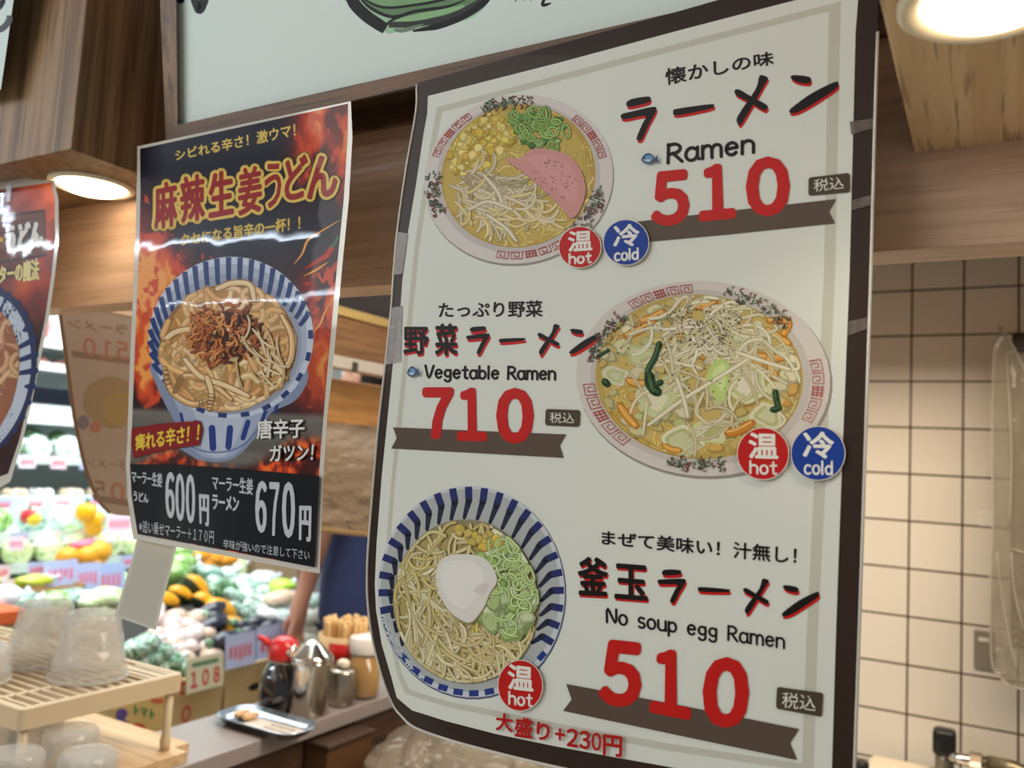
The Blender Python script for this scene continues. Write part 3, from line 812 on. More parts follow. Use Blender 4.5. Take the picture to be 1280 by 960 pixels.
# price ribbons
pm.lim = 9
for P in (qB((150, 762), (560, 714), (977, 668), (948, 718), (972, 765), (560, 808), (215, 840), (150, 846)), qC((115, 717), (500, 733), (915, 750), (885, 802), (903, 858), (500, 836), (107, 815), (133, 767)), qF((78, 663), (480, 738), (900, 822), (868, 872), (893, 932), (480, 846), (67, 758), (97, 718))):
    a = Art(pm); pm.up(2e-5); a.poly(P, BRN); a.put('price_ribbon', P_MAIN, poster)
pm.up(2e-5)
def digit(ch, q, *pts, bold=.052): a.text(ch, q(*pts), REDP, bold, step=1e-6)
a = Art(pm); digit('５', qB, (244, 560), (387, 546), (392, 770), (232, 782)); digit('１', qB, (440, 532), (555, 522), (580, 745), (424, 760)); digit('０', qB, (617, 500), (790, 494), (794, 735), (612, 742)); a.put('price_numerals', P_MAIN, poster)
a = Art(pm); digit('７', qC, (250, 532), (396, 532), (395, 772), (250, 770)); digit('１', qC, (418, 534), (535, 534), (552, 782), (408, 780)); digit('０', qC, (592, 534), (765, 534), (765, 795), (590, 793)); a.put('price_numerals', P_MAIN, poster)
a = Art(pm); digit('５', qF, (212, 503), (348, 518), (342, 752), (186, 738)); digit('１', qF, (392, 538), (500, 546), (522, 794), (368, 762)); digit('０', qF, (565, 565), (725, 570), (722, 826), (553, 812)); a.put('price_numerals', P_MAIN, poster)
for P, T in ((qB((866, 582), (1031, 563), (1033, 640), (865, 655)), qB((886, 590), (1008, 576), (1008, 628), (886, 640))), (qC((820, 632), (980, 638), (977, 715), (817, 708)), qC((838, 648), (954, 650), (952, 700), (838, 697))), (qF((822, 673), (985, 695), (980, 780), (818, 750)), qF((840, 690), (962, 706), (958, 762), (838, 746)))):
    a = Art(pm); c = np.mean(P, axis=0); Q = []
    for i in range(4):
        p, q, r = np.array(P[i]), np.array(P[i - 1]), np.array(P[(i + 1) % 4])
        Q += [p + (q - p) / np.linalg.norm(q - p) * 3, p + ((q - p) / np.linalg.norm(q - p) + (r - p) / np.linalg.norm(r - p)) * .9, p + (r - p) / np.linalg.norm(r - p) * 3]
    a.poly(Q, TAG); a.text('税込', T, (226, 222, 208), .012); a.put('tax_tag', P_MAIN, poster)
WHT = (232, 228, 216)
pm.k = max(KM, pm.k) + 2e-5
for cx, cy, rx, ry, hot, sl in ((724.9, 309, 26, 25.4, 1, -.06), (782.6, 303, 28, 28, 0, -.08), (953.8, 567.2, 31.8, 32, 1, .03), (1022.6, 566.6, 33.3, 33.3, 0, .02), (650.3, 857, 27.5, 31.3, 1, .12)):
    a = Art(pm); pm.up(2e-5)
    a.poly(ell(cx, cy, rx + 1, ry + 1), (226, 214, 200)); a.poly(ell(cx, cy, rx, ry), (190, 30, 26) if hot else (28, 62, 146))
    a.text('温' if hot else '冷', [(cx - .58 * rx, cy - .82 * ry - sl * .58 * rx), (cx + .6 * rx, cy - .82 * ry + sl * .6 * rx), (cx + .6 * rx, cy + .2 * ry + sl * .6 * rx), (cx - .58 * rx, cy + .2 * ry - sl * .58 * rx)], WHT, .03)
    hand(a, 'hot' if hot else 'cold', (cx - .5 * rx, cy + .78 * ry - sl * .5 * rx), (cx + .55 * rx, cy + .78 * ry + sl * .55 * rx), (0, -.48 * ry), 2.7, WHT)
    a.put('hot_badge' if hot else 'cold_badge', P_MAIN, poster)
for cx, cy in ((811.5, 198), (516, 464.5)):
    a = Art(pm); k = 1.0 if cx > 700 else .72
    def z(*P): return [(cx + x * k, cy + y * .95) for x, y in P]
    a.poly(z((-10, 1), (-6, -5), (0, -7), (5, -3), (7, 0), (11, -5), (10.5, 1), (11, 7), (7, 3), (4, 5), (-3, 7), (-8, 5)), (58, 84, 118), 3)
    a.poly(z((-8, 1), (-4, -3.5), (1, -4.5), (5, 0), (0, 3.5), (-6, 4)), (112, 152, 188), 3); a.poly(z((-6, 3), (-2, 1), (3, 2), (-1, 5)), (176, 200, 214), 3)
    a.poly(ell(cx - 6 * k, cy - .5, 1.2 * k, 1.3, 0, 0, 360, 8), (24, 24, 30))
    a.put('fish_icon', P_MAIN, poster)
a = Art(pm)
for ch_, x0, y0, x1, y1 in (('大', 619.5, 891, 641.5, 915), ('盛', 643, 896.5, 666, 922.5), ('り', 670.5, 902.5, 687.5, 926), ('+', 693.5, 910, 706.5, 926), ('２', 708, 910.5, 723, 934), ('３', 724, 913, 738, 937), ('０', 739.5, 915.5, 752, 939), ('円', 753.5, 918.5, 778, 946)):
    d_ = .17 * (x1 - x0) / 2
    a.text(ch_, [(x0, y0 - d_ * .6), (x1, y0 + d_), (x1 - .5, y1 + d_ * .6), (x0, y1 - d_)], (176, 26, 22), .035)
a.put('large_serving_lettering', P_MAIN, poster)
# clear plastic edge and the tape that holds it
M_clear = film('clear_plastic_edge', (230, 232, 228), 0.35, 0.06)
fr = Sheet((0, 0.5477, 0), (0, 1, 0), w_main)
for P in ([(1097, 40), (1093, 170), (1088.5, 340), (1084, 480), (1079.6, 620), (1073, 820), (1067, 990)], [(521, 106), (520, 140), (508, 209), (497, 287), (492, 344), (489, 387), (482, 454), (473.5, 529), (468, 590), (460.7, 680), (459, 720), (460, 755), (466, 800), (478, 846), (491, 880), (503, 896), (520, 910), (565, 926), (625, 942), (690, 957.5), (760, 972)]):
    v, f = tube(fr.pts(catmull(P, 4)), 0.0011, 6)
    put('plastic_edge', v, f, mat('clear_plastic_rim', (206, 198, 184), 0.12, coat=0.6), poster, True)
for q in ([(1062, 152 + 0), (1093, 148), (1093, 160), (1064, 168)], [(489, 385), (503, 382), (501, 452), (482, 456)], [(497, 290), (510, 292), (503, 342), (492, 344)], [(1066, 250), (1091, 243), (1090, 256), (1064, 263)], [(1060, 402), (1087, 396), (1086, 410), (1060, 420)]):
    slab('tape_strip', q, Sheet((0, 0.5472, 0), (0, 1, 0), w_main), mat('glossy_tape', (120, 104, 92), 0.08, coat=1.0, bump=0.6, bscale=160, alpha=0.55), poster, 0.0003, 30)

# ================================================================== the spicy udon poster
def w_udon(X, Y, Z):
    s, t = X / Y, Z / Y
    lo = sstep(0.26, -0.17, t); lf = sstep(-0.95, -1.40, s)
    return 0.055 * lo * lf - 0.010 * sstep(0.56, 0.30, t) * sstep(0.0, 0.25, t) + 0.0008 * np.sin(21 * t + 3.5 * s + 0.5) * sstep(0.56, 0.5, t)
pu = Sheet((0, 0.545, 0), (0, 1, 0), w_udon); pu.lim = 5; pu.f = 7.0
up_ = thing('menu_poster', 'laminated spicy ginger udon poster with flames and a black price band', 'poster', Vector(pu.pts([(285, 690)])[0]))
PR = [(175, 186), (435, 129.5), (434.5, 172), (429.5, 250), (422.5, 320), (415, 400), (408.5, 470), (403.7, 510), (398, 600), (393, 709), (283, 687), (172, 667.5), (164.5, 620), (162.5, 580), (165, 530), (168, 450), (171, 375), (174.5, 295), (175.5, 240)]
LM = [(171.5, 183), (438.5, 126.5), (440.5, 172), (436, 250), (429, 320), (421.5, 400), (415, 470), (409, 520), (404, 600), (399.5, 717), (283, 695), (166.5, 674), (159, 622), (157, 580), (159.5, 530), (162.5, 450), (166, 375), (169.5, 295), (170.5, 240)]
slab('lamination', LM, pu, mat('clear_laminate_margin', (214, 206, 190), 0.10, coat=1.0), up_, 0.0008, 10)
# printed background: flames, embers, a table top and chilli flakes
TOPL, TOPR = [(175, 186), (175.5, 240), (174.5, 295), (171, 375), (168, 450), (165, 530), (162.5, 580), (164.5, 620), (172, 667.5)], [(435, 129.5), (434.5, 172), (429.5, 250), (422.5, 320), (415, 400), (408.5, 470), (401, 560), (398, 600), (393, 709)]
def resamp(P, n, key):
    P = np.array(P, float); L = np.concatenate([[0], np.cumsum(np.linalg.norm(np.diff(P, axis=0), axis=1))]); q = np.linspace(0, L[-1], n)
    return np.stack([np.interp(q, L, P[:, 0]), np.interp(q, L, P[:, 1])], 1)
NU, NV = 120, 210
la, ra_ = resamp(TOPL, NV, 0), resamp(TOPR, NV, 0)
U, Vv = np.meshgrid(np.linspace(0, 1, NU), np.linspace(0, 1, NV))
PX = la[:, None] * (1 - U[..., None]) + ra_[:, None] * U[..., None]
def fire_rgb(u, v):
    wx = fbm(u * 5, v * 7, 3) - .5
    n1 = fbm(u * 9 + wx * 2.5, v * 7 + wx, 11, 5); n2 = fbm(u * 22, v * 30, 5, 3); n3 = fbm(u * 7 + wx * 3, v * 5 + 9 + wx * 2, 21, 5)
    ridge = 1 - np.abs(2 * n3 - 1)
    m = np.zeros_like(u)
    m += sstep(.26, .0, u) * sstep(.05, .2, v) * sstep(.72, .5, v) * 1.15
    m += sstep(.55, .1, u) * sstep(.24, .36, v) * sstep(.66, .5, v) * 1.3
    m += sstep(.62, .95, u) * sstep(.30, .06, v) * 1.0
    m += sstep(.72, 1.0, u) * sstep(.28, .42, v) * sstep(.72, .55, v) * .62
    m += .18 * sstep(.25, .4, v)
    h = np.clip(m * (.28 + 1.05 * sstep(.35, .75, n1) * ridge ** 1.5), 0, 1)
    ramp = np.array([(20, 18, 34), (58, 24, 28), (140, 40, 24), (204, 70, 34), (224, 98, 42), (240, 156, 76)], float)
    k = h * 5; i = np.clip(k.astype(int), 0, 4); f = (k - i)[..., None]
    c = ramp[i] * (1 - f) + ramp[i + 1] * f
    ember = (n2 > .66) & (m > .3)
    c = np.where(ember[..., None], np.array([206, 72, 40.]), c)
    smoke = sstep(.45, .75, fbm(u * 4, v * 5, 31)) * sstep(.1, .3, v) * (1 - np.clip(m, 0, 1)) * .5
    c = c * (1 - smoke[..., None]) + np.array([78, 62, 58.]) * smoke[..., None]
    tb = sstep(.665, .68, v)
    g = 78 + 44 * fbm(u * 3, v * 70, 41, 4)
    table = np.stack([g * 1.06, g, g * .92], -1)
    c = c * (1 - tb[..., None]) + table * tb[..., None]
    fl = sstep(.765, .81, v + .02 * np.sin(u * 9) + .05 * sstep(.6, 1, u) - .04 * (1 - sstep(.0, .25, u)))
    q = fbm(u * 26, v * 40, 51, 3)
    chil = np.stack([70 + 190 * sstep(.4, .7, q), 28 + 90 * sstep(.45, .75, q), 22 + 30 * sstep(.5, .8, q)], -1)
    c = c * (1 - fl[..., None]) + chil * fl[..., None]
    return c
rgb = fire_rgb(U, Vv)
LIN = np.where(rgb / 255 <= .04045, rgb / 255 / 12.92, ((rgb / 255 + .055) / 1.055) ** 2.4)
pu.up(1.5e-4)
pts = pu.pts(PX.reshape(-1, 2), pu.k); LC = LIN.reshape(-1, 3)
FS = [(j * NU + i, (j + 1) * NU + i, (j + 1) * NU + i + 1, j * NU + i + 1) for j in range(NV - 1) for i in range(NU - 1)]
P_UD = printed('laminated_print', 0.3, coat=0.25, coat_rough=0.03, bump=0.10, bscale=14)
put('flame_background', [tuple(p) for p in pts], FS, P_UD, up_, cols=[[LC[i] for i in f] for f in FS])
pu.up(4e-5); KU = pu.k
def qU(*p): return [(160 + x / 4, 120 + y / 4) for x, y in p]
def qV(*p): return [(160 + x / 4, 300 + y / 4) for x, y in p]
def qW(*p): return [(140 + x / 4, 500 + y / 4) for x, y in p]
# picture of the udon bowl
a = Art(pu)
E_o = (289, 422, 103, 101, -12); E_s = (285, 434, 86, 79, -10)
NAVY, BW = (44, 62, 112), (196, 202, 214)
body = qV((118, 610), (140, 720), (190, 830), (240, 930)) + qW((300, 210), (400, 280), (440, 300), (540, 310), (620, 285), (690, 220), (760, 120), (800, 60)) + qV((850, 790), (895, 640), (700, 480), (515, 440), (300, 500))
a.poly(body, (132, 142, 168), 4); a.poly([(289 + (p[0] - 289) * .86, p[1] - 4) for p in body], (160, 168, 188), 4); a.poly([(283 + (p[0] - 289) * .55, p[1] - 6) for p in body], (182, 188, 202), 4)
pu.up(1e-5)
for x0, y0, x1, y1, w in ((500, 140, 505, 240, 34), (590, 140, 582, 235, 32), (680, 110, 655, 190, 26), (420, 110, 430, 190, 22), (345, 70, 360, 140, 16), (830, 10, 815, 60, 16), (770, 50, 745, 120, 18), (470, 20, 475, 60, 30)):
    a.stroke(qW((x0, y0), ((x0 + x1) / 2, (y0 + y1) / 2), (x1, y1)), w / 4, (40, 60, 128), smooth=3)
a.stroke(qW((290, 130), (400, 235), (520, 262), (640, 235), (730, 150)), 2, (96, 112, 150), smooth=4)
pu.up(1e-5)
a.poly(ell(*E_o), BW); a.poly(ell(288, 424, 96, 94, -12), (168, 174, 190)); a.poly(ell(287, 430, 90, 88, -12), (150, 154, 170))
pu.up(1e-5)
for i in range(44):
    q = 2 * pi * i / 44 + .03; low = sin(q + .1) > .12
    p0, p1 = ring_pt(E_o, q, .995), ring_pt(E_o, q, .935)
    if low and i % 2: a.stroke([p0, p1], 11, NAVY, raw=True, caps=False)
    elif not low:
        d = 14 + 30 * max(0, -sin(q))
        a.stroke([p0, (p0[0] + (287 - p0[0]) * .05, p0[1] + d * .5), (p0[0] + (287 - p0[0]) * .12, p0[1] + d)], 7, NAVY, smooth=3, raw=True, taper=lambda t: 1 - .25 * t, caps=False)
a.poly(ell(*E_s), (150, 104, 58)); a.poly(ell(284, 432, 79, 74, -16), (188, 138, 78)); pu.up(1e-5)
NC = [(224, 182, 126), (236, 200, 150), (214, 164, 104), (222, 172, 112)]
noodles(a, (284, 440, 82, 72, -10), 86, 8, NC, 84, 1.1, E_s)
for P in ([(206, 460), (214, 488), (240, 505), (262, 500)], [(205, 425), (222, 414), (250, 410)], [(218, 490), (232, 470), (262, 478), (290, 500)], [(340, 470), (362, 452), (364, 420), (352, 394)], [(270, 362), (290, 354), (312, 356), (318, 376)], [(322, 468), (344, 458), (358, 474)], [(230, 448), (250, 470), (282, 482), (312, 496)], [(262, 512), (264, 490), (258, 470)]):
    strand(a, P, 9, (150, 112, 68), RNG.choice(NC), (238, 212, 172))
for c, n, r, e in (((140, 76, 50), 150, 5, (282, 418, 46, 38, 0)), ((186, 108, 62), 150, 4, (278, 416, 44, 36, 0)), ((78, 44, 36), 70, 4, (288, 422, 40, 34, 0)), ((214, 142, 84), 70, 3, (270, 420, 38, 28, 0))):
    noodles(a, e, n // 2, r * .9, [c], 13, 2.5, E_s)
noodles(a, (318, 428, 34, 36, 0), 16, 3, [(222, 196, 156), (206, 176, 130)], 44, .5, E_s, 1.2)
a.put('udon_picture', P_UD, up_)
# chilli pepper at the right
KX0 = pu.k; pu.k = KU + 1e-5
a = Art(pu)
for dx, c in ((0, (150, 30, 28)), (-1, (190, 48, 36))):
    a.stroke(qU((890, 860), (940, 830), (990, 800), (1020, 760)), 8 if dx == 0 else 4.2, c, smooth=5, taper=lambda t: .3 + .7 * min(1, t * 1.6))
a.stroke(qU((1018, 755), (1035, 735), (1048, 705)), 3.4, (52, 104, 60), smooth=4)
a.put('chilli_picture', P_UD, up_)
for P in (qU((830, 840), (870, 790), (900, 720), (960, 680), (1060, 620)), qU((880, 900), (940, 870), (1000, 830)), qV((920, 470), (960, 420), (980, 370), (1010, 310))):
    a = Art(pu); a.stroke(P, 3.2, (206, 112, 40), smooth=5, taper=lambda t: .2 + .8 * sin(pi * t)); a.stroke(P, 1.4, (240, 184, 84), smooth=5, taper=lambda t: .2 + .8 * sin(pi * t)); a.put('flame_tongue', P_UD, up_)
# lettering
a = Art(pu); KX = max(KX0, pu.k); pu.k = KU + 2e-5
YEL, DRED = (226, 192, 92), (150, 28, 26)
a.text('シビれる辛さ！激ウマ！', qU((234, 272), (836, 132), (838, 202), (240, 325)), YEL, .02); a.put('caption_lettering', P_UD, up_); a = Art(pu)
a.text('クセになる旨辛の一杯！！', qU((262, 690), (862, 595), (862, 670), (262, 752)), (212, 178, 78), .03); a.put('caption_lettering', P_UD, up_); a = Art(pu)
CH = (('麻', 128, 425, 250, 662, 0), ('辣', 258, 392, 388, 632, -5), ('生', 400, 372, 532, 604, 0), ('姜', 548, 350, 672, 592, 0), ('う', 680, 330, 768, 560, 0), ('ど', 780, 298, 902, 520, 0), ('ん', 892, 292, 1050, 512, 0))
def grow(x0, y0, x1, y1, g): return (x0 - g, y0 - g, x1 + g, y1 + g)
for col, b, g in (((34, 18, 20), .105, 18), (YEL, .085, 12), (DRED, .03, -2)):
    for ch, x0, y0, x1, y1, k in CH:
        X0, Y0, X1, Y1 = grow(x0, y0, x1, y1, g)
        a.text(ch, qU((X0, Y0 + 12), (X1, Y0 - 12), (X1, Y1 - 12), (X0, Y1 + 12)), col, b if b < .07 else b)
    pu.up(6e-6)
a.put('udon_title_lettering', P_UD, up_)
pu.k = KX + 1e-5; a = Art(pu)
a.poly(qW((98, 140), (260, 116), (440, 104), (452, 150), (436, 226), (260, 250), (110, 290), (94, 220)), (134, 26, 28))
a.text('痺れる辛さ！！', qW((114, 172), (440, 112), (432, 208), (118, 256)), (226, 198, 62), .022); a.put('red_banner', P_UD, up_); a = Art(pu)
for s, q in (('唐辛子', ((724, 98), (964, 88), (962, 190), (722, 196))), ('ガツン！', ((788, 226), (1012, 214), (1004, 304), (788, 308)))):
    Q = qW(*q); a.text(s, Q, (26, 22, 24), .08); pu.up(1.5e-5); a.text(s, Q, (226, 222, 214), .022)
a.put('caption_lettering', P_UD, up_)
a = Art(pu); pu.up(1e-5)
a.poly([(162.3, 580), (230, 581), (300, 586), (399.3, 595), (396, 650), (393, 709), (283, 687), (172, 667.5), (164.5, 620)], (22, 22, 24))
a.put('price_band', P_UD, up_)
a = Art(pu); pu.up(1e-5)
GRY = (196, 198, 200)
def tw(s, bold, *p): a.text(s, qW(*p), GRY, bold)
tw('マーラー生姜', .015, (98, 350), (252, 366), (250, 438), (98, 412)); tw('うどん', .03, (106, 452), (182, 470), (182, 516), (108, 504))
tw('６', .05, (265, 356), (312, 362), (314, 598), (268, 585)); tw('０', .05, (316, 364), (362, 368), (364, 612), (318, 600)); tw('０', .05, (368, 370), (415, 372), (416, 622), (370, 612))
tw('円', .04, (434, 470), (486, 474), (484, 636), (438, 618))
tw('マーラー生姜', .015, (500, 374), (706, 392), (704, 476), (500, 448)); tw('ラーメン', .03, (500, 470), (636, 484), (634, 560), (500, 546))
tw('６', .05, (716, 402), (776, 406), (772, 672), (716, 656)); tw('７', .05, (786, 410), (838, 412), (830, 684), (790, 676)); tw('０', .05, (850, 408), (916, 410), (914, 696), (850, 684))
tw('円', .04, (936, 528), (998, 530), (994, 712), (934, 700))
tw('※追い乗せマーラー＋１７０円', 0, (136, 598), (510, 652), (508, 720), (134, 660)); tw('辛味が強いので注意して下さい', 0, (556, 694), (988, 752), (986, 802), (556, 742))
a.put('price_lettering', P_UD, up_)

# small laminated card hanging from its lower left corner (its square code is left blank)
sc = Sheet((0, 0.562, 0), (0, 1, 0), lambda X, Y, Z: 0.03 * sstep(0.26, -0.17, Z / Y) * 1.0)
card = thing('card', 'small blank white laminated card hanging from the udon poster, below its left corner', 'card', Vector(sc.pts([(182, 780)])[0]))
CRD = [(172, 668), (222, 676), (216, 705), (206, 742), (195, 788), (143, 770), (155, 732), (166, 695)]
slab('lamination', CRD, sc, mat('clear_laminate_margin'), card, 0.0008, 30)
a = Art(sc); sc.up(1e-4)
a.poly([(173, 671), (218, 678.5), (212, 706), (203, 740), (192, 784), (147, 768), (158, 732), (169, 696)], (192, 184, 168))
a.put('paper', printed('card_print', .3, coat=.6), card)

# ================================================================== butter udon poster at the left edge
def w_left(X, Y, Z):
    s, t = X / Y, Z / Y
    return 0.02 * np.sin(6 * (t + .1)) * sstep(-1.75, -2.1, s) + 0.0012 * np.sin(14 * t)
pl = Sheet((0, 0.532, 0), (0, 1, 0), w_left); pl.lim = 6; pl.f = 10.0
lp = thing('menu_poster', 'laminated brown udon poster cut off by the left edge of the photo', 'poster', Vector(pl.pts([(-60, 640)])[0]))
RGT = [(64, 228), (68.5, 250), (69, 300), (64, 345), (56, 400), (46, 450), (36, 500), (24, 550), (10, 592)]
LMR = [(68, 226), (73, 250), (73.5, 300), (68.5, 345), (60.5, 400), (50.5, 450), (40.5, 500), (28.5, 550), (13, 602)]
slab('lamination', [(-210, 262), (-60, 240), (0, 217), (40, 224)] + LMR + [(-20, 622), (-230, 690)], pl, mat('clear_laminate_margin'), lp, 0.0008, 10)
NU, NV = 70, 120
la, ra_ = resamp([(-205, 266), (-215, 480), (-225, 680)], NV, 0), resamp(RGT, NV, 0)
U, Vv = np.meshgrid(np.linspace(0, 1, NU), np.linspace(0, 1, NV))
PX = la[:, None] * (1 - U[..., None]) + ra_[:, None] * U[..., None]
n1 = fbm(U * 8, Vv * 6, 61, 4); rays = .5 + .5 * np.sin(np.arctan2(Vv - .28, U - .55) * 34)
base = np.stack([92 + 90 * sstep(.3, .8, n1) + 70 * sstep(.75, 1, U) * sstep(.5, .1, Vv) + 30 * rays * (Vv < .12), 50 + 44 * sstep(.4, .9, n1) + 24 * sstep(.8, 1, U) * sstep(.4, .1, Vv) + 22 * rays * (Vv < .12), 34 + 20 * n1 + 14 * rays * (Vv < .12)], -1)
dk = sstep(.42, .55, Vv)[..., None]; base = base * (1 - dk) + base * np.array([.55, .5, .5]) * dk
LIN = np.where(base / 255 <= .04045, base / 255 / 12.92, ((base / 255 + .055) / 1.055) ** 2.4)
pl.up(1.5e-4); pts = pl.pts(PX.reshape(-1, 2), pl.k); LC = LIN.reshape(-1, 3)
FS = [(j * NU + i, (j + 1) * NU + i, (j + 1) * NU + i + 1, j * NU + i + 1) for j in range(NV - 1) for i in range(NU - 1)]
put('printed_background', [tuple(p) for p in pts], FS, P_UD, lp, cols=[[LC[i] for i in f] for f in FS])
def qL(*p): return [(x / 2.4, 200 + y / 2.4) for x, y in p]
a = Art(pl); pl.up(5e-5)
a.poly(qL((-60, 172), (136, 148), (140, 290), (-60, 320)), (70, 38, 26)); a.poly(qL((-56, 180), (132, 156), (135, 282), (-56, 310)), (112, 62, 40))
for k in range(4): a.stroke(qL((-56, 200 + 28 * k), (134, 172 + 29 * k)), 1.2, (82, 44, 28))
for c, b, s in (((48, 24, 20), .12, 0), ((226, 218, 208), .05, 0)):
    a.text('うどん', qL((14, 190), (130, 180), (130, 262), (14, 284)), c, b); pl.up(5e-6)
a.text('ー', qL((-40, 236), (8, 232), (8, 246), (-40, 250)), (228, 178, 60), .06)
a.text('ターの魔法', qL((-4, 318), (118, 292), (118, 362), (-4, 372)), (44, 22, 16), .10); pl.up(5e-6)
a.text('ターの魔法', qL((-4, 318), (118, 292), (118, 362), (-4, 372)), (226, 206, 138), .03)
for c, b in (((120, 110, 170), .12), ((230, 226, 236), .05)):
    a.text('ロ', qL((-20, 102), (10, 98), (10, 142), (-20, 146)), c, b); a.text('！', qL((18, 72), (36, 66), (32, 152), (14, 152)), c, b); pl.up(5e-6)
a.put('caption_lettering', P_UD, lp)
a = Art(pl)
E_o = (-30, 468, 74, 112, 12); E_s = (-34, 472, 56, 92, 12)
a.poly(ell(*E_o), (40, 48, 78)); a.poly(ell(-32, 470, 69, 106, 12), (190, 196, 208))
for i in range(34):
    q = 2 * pi * i / 34; a.stroke([ring_pt(E_o, q, .98), ring_pt(E_s, q, .95)], 8, (36, 46, 92), raw=True, taper=lambda t: 1 - .4 * t)
a.poly(ell(*E_s), (150, 92, 60)); noodles(a, E_s, 60, 7, [(196, 140, 104), (176, 112, 80), (206, 160, 120)], 50, 1, E_s)
a.put('udon_picture', P_UD, lp)

# ================================================================== a ramen poster seen from behind, on the side rail
def w_back(X, Y, Z): return 0.03 * sstep(0.16, -0.18, Z) * sstep(1.0, 0.65, Y) + 0.006 * np.sin(14 * Z + 3 * Y)
pb = Sheet((-1.096, 0, 0), (1, 0, 0), w_back); pb.lim = 6; pb.f = 8.0
bp_ = thing('menu_poster', 'ramen menu poster seen from its back, hanging behind the udon poster', 'poster', Vector(pb.pts([(200, 655)])[0]))
BO = [(71, 381), (120, 390), (166, 399), (250, 416), (330, 432), (328, 540), (322, 650), (250, 652), (190, 648), (163, 645), (146, 644), (133, 640), (122, 628), (113, 610), (105, 588), (98, 560), (90, 520), (83, 470), (77, 425)]
slab('paper', BO, pb, mat('poster_back_paper', (138, 118, 102), 0.55, var=.03, bscale=20), bp_, 0.0008, 8)
a = Art(pb); pb.up(1.5e-4)
GH, GR, GB = (116, 94, 78), (144, 96, 80), (130, 108, 80)
a.stroke([(74, 384), (80, 425), (86, 470), (93, 520), (101, 560), (108, 588), (116, 610), (125, 628), (136, 640)], 4, (104, 78, 60), smooth=3)
def mirror(s, q, col, b=.02): a.text(s, [q[1], q[0], q[3], q[2]], col, b)
mirror('ラーメン', [(84, 398), (160, 407), (159, 419), (86, 410)], GH, .03)
a.poly([(90, 438), (166, 449), (166, 456), (90, 446)], GH)
for ch, x0, x1, dy in (('０', 104, 120, 0), ('１', 126, 141, 3), ('５', 146, 161, 5)): mirror(ch, [(x0, 421 + dy), (x1, 423 + dy), (x1, 446 + dy), (x0, 444 + dy)], GR, .03)
a.poly(ell(141, 503, 37, 32, 15), GB); a.poly(ell(150, 512, 24, 20, 10), (136, 112, 74)); a.poly(ell(104, 528, 7.5, 9), (108, 94, 98)); a.poly(ell(119, 534, 7, 7), GR)
mirror('ラーメン', [(108, 572), (160, 576), (160, 588), (110, 584)], GH, .02)
mirror('０', [(138, 602), (156, 604), (156, 630), (138, 627)], GR, .03); mirror('５', [(118, 600), (132, 602), (132, 626), (120, 622)], GH, .02)
a.poly([(114, 618), (166, 626), (166, 634), (118, 626)], GH)
a.put('print_showing_through', printed('show_through', 0.5), bp_)
# crumpled brown paper hanging further along the rail
pk = Sheet((-1.125, 0, 0), (1, 0, 0), lambda X, Y, Z: 0.035 * (fbm(Y * 9, Z * 22, 71) - .5) + 0.008 * np.sin(9 * Y + 30 * Z))
kp = thing('paper_sheet', 'crumpled brown paper sheet hanging below the wooden rail between the two posters', 'paper', Vector(pk.pts([(435, 665)])[0]))
slab('sheet', [(360, 522), (402, 527), (440, 530), (480, 534), (520, 538), (516, 668), (470, 667), (402, 660), (360, 655)], pk, mat('kraft_paper', (140, 120, 98), 0.4, bump=1.0, bscale=30, var=.1), kp, 0.0008, 8)
v, f = tube(pk.pts([(360, 657), (402, 662), (470, 669), (516, 670)], .002), 0.006, 8); put('bottom_rod', v, f, mat('brass_rod', (150, 120, 76), .4), kp, True)
rl = thing('curtain_rail', 'pale metal rail along the underside of the wooden side rail', 'rail', (-1.115, 1.6, 0.167))
box('rail', (-1.128, 0.95, 0.160), (-1.09, 2.3, 0.183), mat('pale_metal', (214, 206, 196), .3, metal=.3), rl, .002)
for k in range(5): box('bracket', (-1.089, 1.05 + .11 * k, .157), (-1.085, 1.062 + .11 * k, .176), mat('dark_metal', (70, 66, 60), .4), rl)
box('wood_board', (-1.24, 1.0, 0.02), (-1.22, 2.3, 0.155), wood('orange_wood', (206, 150, 84), (176, 116, 58), 1, .6), tag(thing('signboard', 'orange-brown wooden board behind the rail between the two posters', 'board', (-1.23, 1.6, 0.02)), None), .002)

# ================================================================== counters
M_lami = mat('grey_counter_laminate', (150, 138, 132), 0.28, var=.12, bscale=220)
ct = thing('counter', 'narrow grey speckled counter with a dark wood front carrying the condiments', 'counter', (-1.17, 1.3, -1.38))
box('countertop', (-1.255, 0.5, -0.53), (-1.088, 2.3, -0.50), M_lami, ct, .003)
box('front_panel', (-1.24, 0.5, -1.38), (-1.11, 2.3, -0.53), wood('counter_front_wood', (92, 66, 46), (58, 38, 24), 1, .5), ct)
brd = thing('serving_board', 'pale wooden board with rounded end under the drying rack', 'board', (-1.35, .7, -0.5))
bm = bmesh.new(); box_bm(bm, (-1.75, 0.52, -0.5), (-1.098, 0.985, -0.484))
es = [e for e in bm.edges if abs(e.verts[0].co.z - e.verts[1].co.z) > .01 and e.verts[0].co.x > -1.2]
bmesh.ops.bevel(bm, geom=es, offset=.03, segments=6, affect='EDGES')
put_bm('board', bm, wood('pale_board', (222, 190, 146), (198, 160, 112), 0, .5), brd)
fb = thing('front_counter', 'low wooden cupboard carrying the far end of the pale board', 'cupboard', (-1.5, .75, -1.38))
box('carcass', (-1.74, 0.53, -1.38), (-1.26, 0.97, -0.502), wood('counter_front_wood', (0, 0, 0), (0, 0, 0)), fb, .003)
nt_ = thing('notice', 'white paper notice with red print on the dark counter front', 'notice', onX(262, 965, -1.108))
ps = Sheet((-1.1085, 0, 0), (1, 0, 0))
